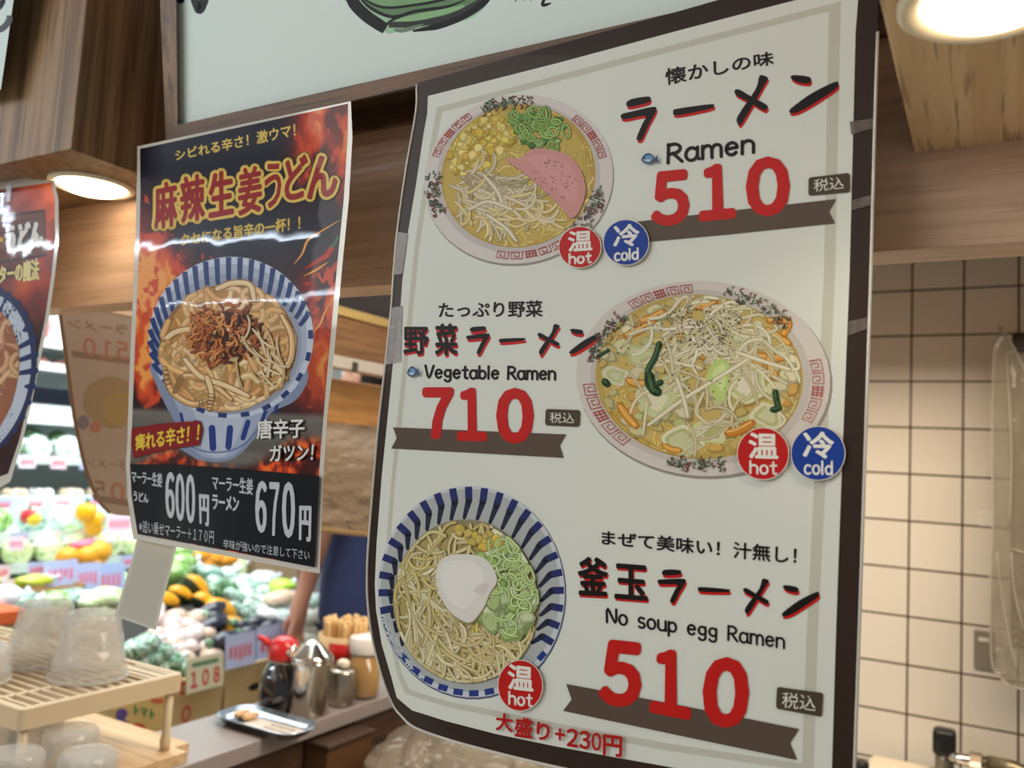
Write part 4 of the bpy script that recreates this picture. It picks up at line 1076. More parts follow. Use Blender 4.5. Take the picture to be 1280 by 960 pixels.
slab('paper', [(238, 957), (282, 941), (281, 990), (236, 1010)], ps, mat('notice_paper', (206, 190, 170), .6), nt_, .0008, 60)
a = Art(ps); ps.up(1e-4); a.stroke([(246, 960), (276, 949)], 4, (178, 70, 60)); a.stroke([(246, 972), (276, 962)], 3, (178, 70, 60)); a.put('red_print', printed('show_through'), nt_)
ob = thing('storage_box', 'dim orange-brown box low on the dark counter front', 'box', onX(412, 975, -1.1))
pb0 = onX(385, 932, -1.1); pb1 = onX(440, 930, -1.1)
box('body', (-1.108, pb0.y, pb0.z - .16), (-1.05, pb1.y, pb0.z), mat('orange_box', (92, 60, 30), .6, var=.1), ob, .004)
box('lid', (-1.11, pb0.y - .004, pb0.z), (-1.046, pb1.y + .004, pb0.z + .01), mat('box_lid_brown', (64, 44, 28), .5), ob, .003)

# ------------------------------------------------------------------ drying rack with tumblers
ZR = -0.366
M_rack = mat('beige_plastic', (206, 184, 150), 0.4)
rk = thing('drying_rack', 'beige slatted plastic drying rack carrying upturned tumblers', 'rack', (-1.3, .8, -0.484))
rx0, rx1, ry0, ry1 = -1.75, -1.118, 0.692, 0.953
def rrect(x0, y0, x1, y1, r, z, n=5):
    P = []
    for cx, cy, a0 in ((x1 - r, y1 - r, 0), (x0 + r, y1 - r, 90), (x0 + r, y0 + r, 180), (x1 - r, y0 + r, 270)):
        P += [(cx + r * cos(radians(a0 + 90 * k / n)), cy + r * sin(radians(a0 + 90 * k / n)), z) for k in range(n + 1)]
    return P
rg = [rrect(rx0, ry0, rx1, ry1, .008, ZR - .028), rrect(rx0, ry0, rx1, ry1, .008, ZR - .001), rrect(rx0 + .001, ry0 + .001, rx1 - .001, ry1 - .001, .007, ZR), rrect(rx0 + .011, ry0 + .011, rx1 - .011, ry1 - .011, .003, ZR), rrect(rx0 + .012, ry0 + .012, rx1 - .012, ry1 - .012, .003, ZR - .028)]
m_ = len(rg[0]); fs = [(i * m_ + k, i * m_ + (k + 1) % m_, ((i + 1) % 5) * m_ + (k + 1) % m_, ((i + 1) % 5) * m_ + k) for i in range(5) for k in range(m_)]
put('rim', [p for r_ in rg for p in r_], fs, M_rack, rk)
box('end_strip', (rx1 - .012 - .09, ry1 - .05, ZR - .010), (rx1 - .01, ry1 - .01, ZR - .001), M_rack, rk, .001)
n = 13
for k in range(n):
    y = ry0 + .012 + (ry1 - ry0 - .024) * (k + .5) / n
    box('slat', (rx0 + .01, y - .0028, ZR - .008), (rx1 - .01, y + .0028, ZR - .001), M_rack, rk, .001)
for x in (-1.2, -1.32, -1.44, -1.56): box('cross_bar', (x - .004, ry0 + .01, ZR - .012), (x + .004, ry1 - .01, ZR - .0015), M_rack, rk, .001)
for x, y in ((rx1 - .012, ry0 + .014), (rx1 - .012, ry1 - .014), (rx0 + .014, ry0 + .014), (rx0 + .014, ry1 - .014)):
    v, f = lathe([(.0075, -0.484), (.0085, -.47), (.0065, -.46), (.0065, ZR - .024)], x, y, 14); put('leg', v, f, M_rack, rk, True)
M_glass = film('clear_tumbler_plastic', (240, 238, 232), .46, .05)
gb = M_glass.node_tree.nodes['Principled BSDF']; gb.inputs['Transmission Weight'].default_value = .55; gb.inputs['IOR'].default_value = 1.3
def tumbler(c, h, rb, rt, label, group, rows=5, cols=14):
    t = thing('tumbler', label, 'glass', c, group)
    x, y, z = c; n = cols
    qs = [0, .06, .16] + [.16 + .74 * (k + 1) / rows for k in range(rows)] + [.95]
    R_ = [(rb + (rt - rb) * q ** .9, z + h * q) for q in qs] + [(rt * .92, z + h), (rt * .80, z + h * .985)]
    V, F = [], []
    for i, (r, zz) in enumerate(R_):           # rings staggered by half a step: cut diamonds
        for k in range(n):
            a = 2 * pi * (k + .5 * (i % 2)) / n; rr = r * (1.035 if 3 <= i <= 2 + rows and i % 2 else 1.0)
            V.append((x + rr * cos(a), y + rr * sin(a), zz))
    for i in range(len(R_) - 1):
        for k in range(n):
            a, b, k1 = i * n, (i + 1) * n, (k + 1) % n
            if i % 2 == 0: F += [(a + k, a + k1, b + k), (a + k1, b + k1, b + k)]
            else: F += [(a + k, b + k1, b + k), (a + k, a + k1, b + k1)]
    F.append(tuple((len(R_) - 1) * n + k for k in range(n)))
    put('cup', V, F, M_glass, t)
    v, f = lathe([(rb - .004, z), (rb - .006, z + h * .2), (rt - .006, z + h * .86), (.002, z + h * .88)], x, y, 40, False, False)
    put('inner_wall', v, f, M_glass, t, True)
    v, f = tube([(x + rb * cos(2 * pi * k / 40), y + rb * sin(2 * pi * k / 40), z + .002) for k in range(41)], .0022, 6)
    put('lip', v, f, M_glass, t, True)
def on_rack(px, py): p = onZ(px, py, ZR); return (p.x, p.y, ZR + .0005)
tumbler(on_rack(110, 846), .098, .056, .037, 'upturned diamond-pattern tumbler at the right end of the drying rack', 'tumblers')
tumbler(on_rack(52, 829), .098, .056, .037, 'upturned diamond-pattern tumbler on the rack behind and left of the front one', 'tumblers')
tumbler(on_rack(-40, 852), .05, .054, .05, 'low clear bowl upturned on the drying rack at the left photo edge', 'tumblers')
def under(px, py, h=.082): p = onZ(px, py, -.484 + h); return (p.x, p.y, -.4835)
tumbler(under(90, 911), .082, .040, .035, 'upturned clear tumbler under the rack, second from the right leg', 'tumblers under the rack', 5, 14)
tumbler(under(112, 936), .078, .040, .035, 'upturned clear tumbler under the rack, nearest to the right leg', 'tumblers under the rack', 5, 14)
tumbler(under(46, 900), .084, .038, .034, 'upturned clear tumbler in the far row under the rack', 'tumblers under the rack', 5, 14)
tumbler(under(-2, 902), .082, .040, .035, 'upturned clear tumbler under the rack at the left photo edge', 'tumblers under the rack', 5, 14)
tumbler(under(18, 938), .080, .040, .035, 'upturned clear tumbler under the rack in front of its corner leg', 'tumblers under the rack', 5, 14)

# ------------------------------------------------------------------ condiments
M_steel = mat('polished_steel', (200, 192, 180), 0.16, metal=1.0)
M_steel2 = mat('brushed_steel', (176, 166, 152), 0.28, metal=1.0)
ZC = -0.4995
def lth(name, prof, x, y, m, parent, n=36, c0=True, c1=True): v, f = lathe(prof, x, y, n, c0, c1); return put(name, v, f, m, parent, True)
# soy sauce dispenser
x = -1.185; y = onX(349, 888, x).y
so = thing('soy_sauce_bottle', 'soy sauce bottle with a red spouted cap', 'bottle', (x, y, ZC))
M_redp = mat('red_plastic', (206, 26, 22), 0.3, coat=.4)
kz = .95
def sz(P, k=1.14): return [(r * k, ZC + (z - ZC) * kz) for r, z in P]
lth('bottle', sz([(.030, ZC), (.035, ZC + .004), (.037, ZC + .03), (.036, ZC + .05), (.031, ZC + .075), (.024, ZC + .092), (.021, ZC + .10)]), x, y, mat('dark_soy_bottle', (30, 24, 24), 0.08, coat=1.0), so)
lth('neck', sz([(.0225, ZC + .088), (.0230, ZC + .102)]), x, y, mat('bottle_neck_grey', (150, 140, 130), .2), so, 30)
cap = lth('cap', sz([(.024, ZC + .100), (.0255, ZC + .104), (.0255, ZC + .118), (.024, ZC + .128), (.020, ZC + .137), (.013, ZC + .143), (.006, ZC + .146)]), x, y, M_redp, so)
v, f = tube([(x - .022, y - .014, ZC + .120), (x - .036, y - .020, ZC + .130), (x - .046, y - .023, ZC + .133)], [.007, .006, .005], 10); put('spout', v, f, M_redp, cap, True)
# steel canister with a conical lid
x = -1.131; y = onX(384, 897, x).y
po = thing('oil_can', 'polished steel canister with conical lid', 'canister', (x, y, ZC))
lth('body', [(.038, ZC), (.040, ZC + .002), (.040, ZC + .090), (.042, ZC + .094), (.042, ZC + .101)], x, y, M_steel, po)
lth('lid', [(.0425, ZC + .100), (.0425, ZC + .105), (.038, ZC + .110), (.018, ZC + .128), (.010, ZC + .135), (.004, ZC + .137)], x, y, M_steel, po)
v, f = tube([(x - .02, y - .026, ZC + .10), (x - .03, y - .034, ZC + .112), (x - .022, y - .02, ZC + .124)], .005, 8); put('spout', v, f, M_steel, po, True)
# chilli shaker
x = -1.122; y = onX(425, 888, x).y
sh = thing('shaker', 'small steel shaker with a white knob beside the canister', 'shaker', (x, y, ZC))
lth('body', [(.026, ZC), (.028, ZC + .003), (.028, ZC + .062), (.026, ZC + .068)], x, y, M_steel2, sh)
lth('knob', [(.010, ZC + .068), (.013, ZC + .073), (.013, ZC + .081), (.008, ZC + .086)], x, y, mat('cream_knob', (232, 218, 190), .4), sh, 20)
# chopstick holder with chopsticks
x = -1.19; y = onX(427, 875, x).y
ch = thing('chopstick_holder', 'tan chopstick holder with a red front panel behind the shaker', 'holder', (x, y, ZC))
M_tan = mat('tan_holder', (206, 172, 122), .5)
lth('cup', [(.048, ZC), (.052, ZC + .004), (.058, ZC + .115), (.054, ZC + .115), (.050, ZC + .02), (.002, ZC + .02)], x, y, M_tan, ch, 30, True, False)
nb = 10; vs = []; fs = []
for zz in (ZC + .062, ZC + .104):
    for k in range(nb + 1):
        q = radians(-86 + 58 * k / nb); rr_ = .0562 + .05 * (zz - ZC - .07); vs.append((x + rr_ * cos(q), y + rr_ * sin(q), zz))
for k in range(nb): fs.append((k, k + 1, nb + 2 + k, nb + 1 + k))
rp = put('red_panel', vs, fs, mat('red_panel', (186, 22, 18), .35), ch, True)
md = rp.modifiers.new('thick', 'SOLIDIFY'); md.thickness = .0015
M_chop = mat('pale_chopstick_wood', (226, 186, 126), .55, var=.06, bscale=60)
st0 = None; r3 = random.Random(3)
for k in range(44):
    q = r3.uniform(0, 6.28); rr = .046 * math.sqrt(r3.random()); tz = r3.uniform(.140, .150)
    if st0 is None:
        st0 = thing('chopstick', 'pale wooden chopstick standing in the tan holder with red panel', 'chopstick', (x, y, ZC + .021), 'bundle of chopsticks in the tan holder')
        vv, ff = lathe([(.003, 0), (.0046, .13), (.0048, .145), (.0036, .149)], 0, 0, 8); put('stick', [Vector(p) + st0.location for p in vv], ff, M_chop, st0, True); o = st0
    else:
        o = st0.copy(); C.objects.link(o); c2 = st0.children[0].copy(); C.objects.link(c2); c2.parent = o
    o.location = (x + rr * cos(q) * .8, y + rr * sin(q) * .8, ZC + .021); o.rotation_euler = (-sin(q) * .09, cos(q) * .09, 0); o.scale = (1, 1, (tz - .021) / .149)
# oil jar
x = -1.122; y = onX(453, 880, x).y
ja = thing('oil_jar', 'glass jar of amber oil with a white lid', 'jar', (x, y, ZC))
lth('amber_oil', [(.029, ZC + .004), (.0318, ZC + .008), (.0318, ZC + .083), (.024, ZC + .084)], x, y, mat('amber_oil', (206, 148, 34), .06, trans=.4, ior=1.35, coat=.5), ja)
lth('glass_body', [(.033, ZC), (.0345, ZC + .003), (.0345, ZC + .086), (.032, ZC + .090), (.0315, ZC + .087), (.033, ZC + .084), (.033, ZC + .006)], x, y, film('clear_glass_wall', (236, 240, 240), .05, .03), ja, 36, True, False)
lth('lid', [(.033, ZC + .088), (.0345, ZC + .091), (.0345, ZC + .118), (.032, ZC + .122), (.012, ZC + .124)], x, y, mat('white_lid', (236, 226, 214), .4), ja)
# little tray with a slip of paper
tc_ = onZ(333, 903, -.49); TX, TY = tc_.x, tc_.y
tr = thing('tray', 'small oblong polished tray with a printed slip on the counter edge', 'tray', (TX, TY, ZC))
def oblong(hx, hy, r, z, n=8):
    P = []
    for cxs, cys, a0 in ((1, 1, 0), (-1, 1, 90), (-1, -1, 180), (1, -1, 270)):
        for k in range(n + 1):
            q = radians(a0 + 90 * k / n); P.append((TX + cxs * (hx - r) + r * cos(q), TY + cys * (hy - r) + r * sin(q), z))
    return P
rings = [oblong(.080, .032, .022, ZC), oblong(.084, .036, .025, ZC + .003), oblong(.096, .044, .032, ZC + .014), oblong(.098, .046, .034, ZC + .014), oblong(.097, .045, .033, ZC + .0165), oblong(.083, .035, .025, ZC + .005), oblong(.078, .031, .022, ZC + .003)]
vs = [p for r_ in rings for p in r_]; m_ = len(rings[0]); fs = [tuple(range(m_ - 1, -1, -1))]
for i in range(len(rings) - 1): fs += [(i * m_ + k, i * m_ + (k + 1) % m_, (i + 1) * m_ + (k + 1) % m_, (i + 1) * m_ + k) for k in range(m_)]
fs.append(tuple((len(rings) - 1) * m_ + k for k in range(m_)))
put('dish', vs, fs, mat('tray_steel', (196, 206, 216), .2, metal=.9), tr, True)
sl = thing('paper_slip', 'white printed slip lying in the small oblong tray', 'paper', (TX + .015, TY, ZC + .0035))
box('paper', (TX - .04, TY - .028, ZC + .0035), (TX + .073, TY + .022, ZC + .0045), mat('slip_paper', (222, 208, 190), .5), sl)
vs, fs = [], []
for k in range(16):
    px = TX + .005 + .0075 * (k % 8); py = TY - .014 + .018 * (k // 8)
    b = len(vs); w1 = r3.uniform(.002, .005); vs += [(px, py, ZC + .0047), (px + w1, py, ZC + .0047), (px + w1, py + .011, ZC + .0047), (px, py + .009, ZC + .0047)]; fs.append((b, b + 1, b + 2, b + 3))
put('print_marks', vs, fs, mat('dark_print', (84, 60, 48), .6), sl)
for k in range(2):
    e = thing('wooden_clip', 'tan wooden clip in the left end of the tray, %s one' % ('left', 'right')[k], 'clip', (TX - .067 + .022 * k, TY, ZC + .005), 'clips in the tray')
    v, f = ico((TX - .067 + .022 * k, TY + .005, ZC + .011), (.010, .020, .007), 2); put('clip', v, f, mat('clip_wood', (222, 176, 128), .3), e, True)
# crumpled clear bag under the big poster
bgp = onX(560, 935, -0.86)
bag = thing('plastic_bag', 'crumpled clear plastic bag below the big poster', 'bag', (bgp.x, bgp.y, -.72))
v, f = ico((bgp.x, bgp.y + .05, bgp.z - .045), (.16, .17, .075), 5, lambda d: 1 + .22 * (float(fbm(np.array(d.x * 3 + 5), np.array(d.y * 3 + d.z * 4), 81)) - .5) + .10 * abs(sin(9 * d.x + 5 * d.y)))
put('crumpled_film', v, f, film('crumpled_clear_film', (186, 170, 146), .26, .08), bag, False)
box('tray_inside', (bgp.x - .12, bgp.y - .07, bgp.z - .12), (bgp.x + .12, bgp.y + .17, bgp.z - .08), mat('bag_contents', (84, 66, 46), .6), bag, .01)
sh2 = thing('prep_shelf', 'dark steel shelf carrying the crumpled plastic bag', 'shelf', (bgp.x, bgp.y, -1.38))
box('shelf_top', (-1.08, bgp.y - .2, bgp.z - .16), (-.72, bgp.y + .5, bgp.z - .125), mat('dark_shelf', (84, 70, 54), .4), sh2, .003)
for xx in (-1.06, -.74):
    for yy in (bgp.y - .18, bgp.y + .46): box('leg', (xx - .012, yy - .012, -1.38), (xx + .012, yy + .012, bgp.z - .16), mat('dark_shelf'), sh2)

# ------------------------------------------------------------------ kitchen side, at the right
kc = thing('kitchen_counter', 'stainless kitchen counter along the tiled wall', 'counter', (.3, 1.75, -1.38))
box('worktop', (-.7, 1.5, -.62), (1.6, 1.995, -.585), M_steel2, kc, .004)
box('cabinet', (-.68, 1.54, -1.38), (1.58, 1.99, -.62), mat('cabinet_grey', (120, 108, 92), .5), kc)
Z0 = -.5848
fx = onY(1181, 925, 1.9)
fa = thing('tap', 'chrome wall tap with a black lever by the tiles', 'tap', (fx.x, fx.y, Z0))
v, f = lathe([(.017, Z0), (.017, fx.z - .03), (.014, fx.z - .025)], fx.x, fx.y, 20); put('body', v, f, mat('tap_grey', (128, 118, 104), .3, metal=.7), fa, True)
put_bm('lever', box_bm(bmesh.new(), (fx.x - .021, fx.y - .02, fx.z - .028), (fx.x + .020, fx.y + .02, fx.z + .022), .009, 3), mat('black_plastic', (22, 20, 18), .3), fa, True)
sp0 = onY(1195, 948, 1.88); sp1 = onY(1235, 953, 1.88); sp2 = onY(1300, 975, 1.86)
v, f = tube([(sp0.x - .012, 1.89, sp0.z), sp0, sp1], .011, 14); put('valve', v, f, M_steel, fa, True)
v, f = lathe([(.015, 0), (.015, .018), (.013, .02)], 0, 0, 8); put('hex_nut', [(sp1.x - .03 + q[2], 1.88 + q[0], sp1.z + q[1]) for q in v], f, M_steel, fa)
v, f = tube([sp1, (sp1 + sp2) / 2 + Vector((0, 0, .006)), sp2], .013, 14); put('spout', v, f, mat('tap_brass_grey', (140, 126, 98), .3, metal=.8), fa, True)
tw0, tw1 = onY(1080, 953, 1.86), onY(1168, 953, 1.86)
wt = thing('towel', 'folded cream towel on the kitchen counter below the tiles', 'towel', ((tw0.x + tw1.x) / 2, 1.84, Z0))
put_bm('folded_cloth', box_bm(bmesh.new(), (tw0.x, 1.80, Z0), (tw1.x, 1.94, tw0.z), .018, 4), mat('cream_cloth', (232, 216, 186), .8, bump=.5, bscale=50), wt, True)
bk = onY(1077, 957, 1.80)
bc = thing('bottle', 'dark capped bottle by the folded towel at the poster edge', 'bottle', (bk.x, bk.y, Z0))
lth('bottle', [(.022, Z0), (.024, Z0 + .004), (.024, bk.z - .035), (.012, bk.z - .018)], bk.x, bk.y, mat('cream_bottle', (214, 200, 170), .4), bc, 20); lth('cap', [(.0135, bk.z - .02), (.0135, bk.z + .006), (.011, bk.z + .008)], bk.x, bk.y, mat('black_plastic'), bc, 20)
sw = thing('switch_plate', 'grey metal plate on the tiled wall beside the plastic cover', 'plate', onY(1229, 838, 1.999))
p0, p1 = onY(1217.5, 786, 1.996), onY(1243, 838, 1.996)
box('plate', (p0.x, 1.992, p1.z), (p1.x, 1.9995, p0.z), mat('grey_plate', (150, 140, 122), .4, metal=.4), sw, .002)
box('label', (p0.x + .008, 1.991, p0.z - .022), (p0.x + .026, 1.9925, p0.z - .014), mat('white_label', (226, 218, 200), .5), sw)
p0, p1 = onY(1223, 639, 1.997), onY(1244, 659, 1.997)
stk = thing('sticker', 'small white square sticker on the tiled wall', 'sticker', (p0.x, 1.998, p1.z)); box('square', (p0.x, 1.996, p1.z), (p1.x, 1.9995, p0.z), mat('white_sticker', (232, 222, 204), .4), stk, .001)
# plastic-covered appliance hanging on the tiles
YA = 1.84
A0, A1 = onY(1256, 420, YA), onY(1345, 840, YA)
ap = thing('wall_cabinet', 'dark wall cabinet under a plastic cover at the right photo edge', 'cabinet', (A0.x + .1, 1.92, A1.z))
box('body', (A0.x + .012, YA + .02, A1.z + .02), (A0.x + .4, 1.999, A0.z + .01), mat('dark_cabinet', (58, 44, 30), .5), ap, .006)
box('door', (A0.x + .018, YA + .012, A1.z + .03), (A0.x + .39, YA + .02, A0.z - .03), mat('grey_cabinet_door', (126, 112, 90), .45), ap, .004)
pc = Sheet((0, YA - .012, 0), (0, 1, 0), lambda X, Y, Z: .010 * (fbm(X * 26, Z * 5, 91) - .5) + .012 * (fbm(X * 50 + Z * 12, Z * 7 - X * 14, 93) - .5) * sstep(-.02, -.3, Z))
cv = thing('plastic_cover', 'crinkled clear plastic sheet draped over the wall cabinet', 'cover', Vector(pc.pts([(1262, 856)])[0]))
M_cov = film('milky_plastic_film', (140, 130, 110), .50, .10)
CV = [(1249, 407), (1262, 424), (1275, 450), (1290, 480), (1380, 500), (1390, 880), (1290, 864), (1262, 857), (1250, 846), (1240, 830), (1238, 780), (1238, 720), (1241, 650), (1240, 560), (1241, 480), (1243, 430)]
slab('film', CV, pc, M_cov, cv, .0006, 6)
for P in ([(1249, 407), (1262, 424), (1275, 450), (1290, 480)], [(1243, 430), (1241, 480), (1240, 560), (1241, 650), (1238, 720), (1238, 780), (1240, 830), (1250, 846), (1262, 857), (1280, 862)], [(1246, 690), (1252, 745), (1262, 800), (1272, 840)], [(1264, 690), (1268, 740), (1280, 790)], [(1262, 686), (1285, 692)], [(1258, 400 + 40), (1264, 560), (1262, 660)]):
    v, f = tube(pc.pts(catmull(P, 4), .001), .0016, 6); put('fold', v, f, mat('clear_plastic_fold', (190, 182, 164), .1, coat=.8, alpha=.6), cv, True)

# ================================================================== a person by the produce
def skin(name, joints, edges, m, parent, root=0, sub=2, loc=None):
    me = bpy.data.meshes.new(name); o0 = origin_of(parent)
    me.from_pydata([tuple(Vector(j[:3]) - o0) for j in joints], edges, [])
    o = bpy.data.objects.new(name, me); C.objects.link(o); o.parent = parent
    s = o.modifiers.new('skin', 'SKIN'); s.use_smooth_shade = True
    for i, j in enumerate(joints):
        r = j[3]; me.skin_vertices[0].data[i].radius = r if isinstance(r, tuple) else (r, r)
        me.skin_vertices[0].data[i].use_root = (i == root)
    q = o.modifiers.new('sub', 'SUBSURF'); q.levels = sub; q.render_levels = sub
    dg = bpy.context.evaluated_depsgraph_get(); dg.update()
    m2 = bpy.data.meshes.new_from_object(o.evaluated_get(dg))
    o.modifiers.clear(); o.data = m2; m2.materials.clear(); m2.materials.append(m)
    m2.polygons.foreach_set('use_smooth', [True] * len(m2.polygons))
    bpy.data.meshes.remove(me)
    return o
PX_, PY_, FZ = -1.80, 2.25, -1.38
pe = thing('person', 'person in navy shirt and trousers standing at the produce, arm hanging down', 'person', (PX_, PY_, FZ))
M_skin = mat('skin', (196, 142, 118), .5); M_navy = mat('navy_cloth', (44, 54, 92), .8, bump=.4, bscale=25, var=.15)
def Pp(x, y, z): return (PX_ + x, PY_ + y, FZ + z)      # facing -X; left arm on the -Y side
HA = onX(374, 768, PX_ - .10); EL = onX(398, 690, PX_ - .03)
J = [Pp(0, 0, .93) + (.10,), Pp(.01, 0, 1.12) + (.11,), Pp(0, 0, 1.32) + (.125,), Pp(-.01, 0, 1.45) + (.075,), Pp(-.03, 0, 1.53) + (.055,),
     Pp(0, -.17, 1.40) + (.055,), Pp(.0, -.215, 1.13) + (.044,), (HA.x + .015, HA.y + .01, HA.z + .10, .030), (HA.x, HA.y, HA.z + .03, .027), (HA.x - .004, HA.y, HA.z - .02, (.034, .017)),
     Pp(0, .17, 1.40) + (.055,), Pp(-.05, .22, 1.14) + (.044,), Pp(-.26, .20, 1.04) + (.034,), Pp(-.34, .18, 1.03) + (.03,),
     Pp(0, -.07, .84) + (.06,), Pp(-.01, -.10, .48) + (.055,), Pp(.02, -.10, .09) + (.04,), Pp(-.12, -.11, .035) + (.03,),
     Pp(0, .07, .84) + (.06,), Pp(-.01, .10, .48) + (.055,), Pp(.02, .10, .09) + (.04,), Pp(-.12, .11, .035) + (.03,)]
Ed = [(0, 1), (1, 2), (2, 3), (3, 4), (2, 5), (5, 6), (6, 7), (7, 8), (8, 9), (2, 10), (10, 11), (11, 12), (12, 13), (0, 14), (14, 15), (15, 16), (16, 17), (0, 18), (18, 19), (19, 20), (20, 21)]
J[6] = (EL.x, EL.y, EL.z + .06, .042); k = len(J)
for i, (dy, dz, dx, ln) in enumerate(((-.026, -.045, -.012, .062), (-.010, -.052, -.016, .075), (.008, -.050, -.014, .070), (.024, -.042, -.006, .055))):
    b = Vector((HA.x - .004, HA.y + dy * .75, HA.z - .035)); J += [tuple(b) + (.0095,), (b.x - .006, HA.y + dy, b.z - ln * .5, .0088), (b.x + .008, HA.y + dy * 1.02, b.z - ln, .0075)]
    Ed += [(9, k), (k, k + 1), (k + 1, k + 2)]; k += 3
J += [(HA.x - .02, HA.y - .012, HA.z - .005, .011), (HA.x - .042, HA.y - .014, HA.z - .035, .0095), (HA.x - .045, HA.y - .008, HA.z - .06, .008)]; Ed += [(9, k), (k, k + 1), (k + 1, k + 2)]
body = skin('body', J, Ed, M_skin, pe)
cl = [Pp(0, 0, .80) + (.145,), Pp(.0, 0, .98) + (.165,), Pp(.01, 0, 1.15) + (.155,), Pp(0, 0, 1.33) + (.165,), Pp(-.01, 0, 1.45) + (.09,), Pp(0, -.18, 1.40) + (.078,), Pp(0, -.225, 1.22) + (.068,), Pp(0, .18, 1.40) + (.078,), Pp(-.02, .23, 1.22) + (.068,)]
skin('shirt', cl, [(0, 1), (1, 2), (2, 3), (3, 4), (3, 5), (5, 6), (3, 7), (7, 8)], M_navy, pe, 1)
tq = [Pp(0, 0, .90) + (.13,), Pp(0, -.07, .80) + (.085,), Pp(-.01, -.10, .48) + (.075,), Pp(.02, -.10, .12) + (.062,), Pp(0, .07, .80) + (.085,), Pp(-.01, .10, .48) + (.075,), Pp(.02, .10, .12) + (.062,)]
skin('trousers', tq, [(0, 1), (1, 2), (2, 3), (0, 4), (4, 5), (5, 6)], M_navy, pe, 0)
for s in (-1, 1):
    v, f = ico(Pp(-.06, .105 * s, .05), (.135, .05, .05), 3, lambda d: 1 if d.z > -.6 else .8); put('shoe', v, f, mat('dark_shoe', (40, 38, 38), .5), pe, True)
def headf(d): return 1 + .10 * max(0, -d.x) * (abs(d.y) < .35) * (-.5 < d.z < .25) - .08 * (d.z < -.6) * abs(d.y)
v, f = ico(Pp(-.05, 0, 1.63), (.098, .078, .120), 4, headf)
hd = put('head', v, f, M_skin, pe, True)
v, f = ico(Pp(-.155, 0, 1.62), (.02, .014, .026), 2); put('nose', v, f, M_skin, hd, True)
for s in (-1, 1):
    v, f = ico(Pp(-.132, .032 * s, 1.645), (.010, .014, .009), 2); put('eye', v, f, mat('eye_white', (230, 226, 220), .2), hd, True)
    v, f = ico(Pp(-.141, .032 * s, 1.645), (.004, .006, .006), 2); put('iris', v, f, mat('dark_iris', (30, 22, 18), .2), hd, True)
    v, f = ico(Pp(-.04, .08 * s, 1.63), (.022, .010, .032), 2); put('ear', v, f, M_skin, hd, True)
v, f = ico(Pp(-.135, 0, 1.572), (.010, .026, .007), 2); put('mouth', v, f, mat('lips', (168, 96, 86), .5), hd, True)
v, f = ico(Pp(-.035, 0, 1.665), (.106, .088, .108), 4, lambda d: 1 if not (d.x < -.35 and d.z < .35) else .7); put('hair', v, f, mat('black_hair', (26, 22, 20), .5), pe, True)

# ================================================================== the shop behind: refrigerated case, display table, produce
M_white = mat('case_white', (226, 230, 228), .35)
M_aqua = mat('case_liner', (206, 222, 220), .4)
fr_ = thing('refrigerated_case', 'long white multi-deck refrigerated case filled with vegetables', 'refrigerated case', (-3.7, 2.0, -1.38))
FY0, FY1 = .9, 3.05
box('back_panel', (-4.1, FY0, -1.38), (-4.05, FY1, 1.1), M_aqua, fr_)
box('base', (-4.05, FY0, -1.38), (-2.95, FY1, -.80), M_white, fr_, .01)
box('end_panel', (-4.05, FY1, -1.38), (-3.3, FY1 + .03, 1.1), M_white, fr_, .004); box('end_panel', (-4.05, FY0 - .03, -1.38), (-3.3, FY0, 1.1), M_white, fr_, .004)
box('canopy', (-4.05, FY0, .95), (-3.35, FY1, 1.1), M_white, fr_, .01)
RI = random.Random(11)
DECK = []
for i, (X, py, h) in enumerate(((-3.62, 432, .035), (-3.60, 461, .035), (-3.58, 520, .085), (-3.50, 576, .035), (-3.42, 627, .05), (-3.30, 668, .035), (-3.18, 706, .035), (-3.05, 758, .04))):
    z = onX(80, py, X).z
    s_ = box('shelf', (-4.05, FY0, z - .012), (X, FY1, z + .004), M_white, fr_, .002)
    q = box('price_rail', (X - .006, FY0, z - h / 2), (X + .006, FY1, z + h / 2), M_white if i < 3 else M_aqua, s_, .002, loc=None)
    DECK.append((X, z, h))
zz = DECK[2][1]
box('black_panel', (-3.586, FY0, zz + .045), (-3.57, FY1, zz + .12), mat('case_black', (24, 28, 36), .15), fr_, .002)
box('kick_panel', (-3.40, FY0, DECK[4][1] - .11), (-3.385, FY1, DECK[4][1] - .02), M_aqua, fr_)

def leafy(name, cols, scale=55, rough=.22):
    """mottled leaves seen through glossy film"""
    if name in MC: return MC[name]
    m = mat(name, cols[1], rough, coat=.8, bump=.7, bscale=scale)
    nt = m.node_tree; b = nt.nodes['Principled BSDF']
    tc = nt.nodes.new('ShaderNodeTexCoord'); nz = nt.nodes.new('ShaderNodeTexNoise'); nz.inputs['Scale'].default_value = scale; nz.inputs['Detail'].default_value = 3; nz.inputs['Distortion'].default_value = 1.5
    oi = nt.nodes.new('ShaderNodeObjectInfo'); ad = nt.nodes.new('ShaderNodeVectorMath'); ad.operation = 'ADD'
    nt.links.new(tc.outputs['Object'], ad.inputs[0]); nt.links.new(oi.outputs['Location'], ad.inputs[1]); nt.links.new(ad.outputs[0], nz.inputs['Vector'])
    rp = nt.nodes.new('ShaderNodeValToRGB')
    while len(rp.color_ramp.elements) < len(cols): rp.color_ramp.elements.new(.5)
    for k, c in enumerate(cols):
        rp.color_ramp.elements[k].position = .32 + .36 * k / (len(cols) - 1); rp.color_ramp.elements[k].color = (*lin(c), 1)
    nt.links.new(nz.outputs['Fac'], rp.inputs['Fac']); nt.links.new(rp.outputs['Color'], b.inputs['Base Color'])
    return m
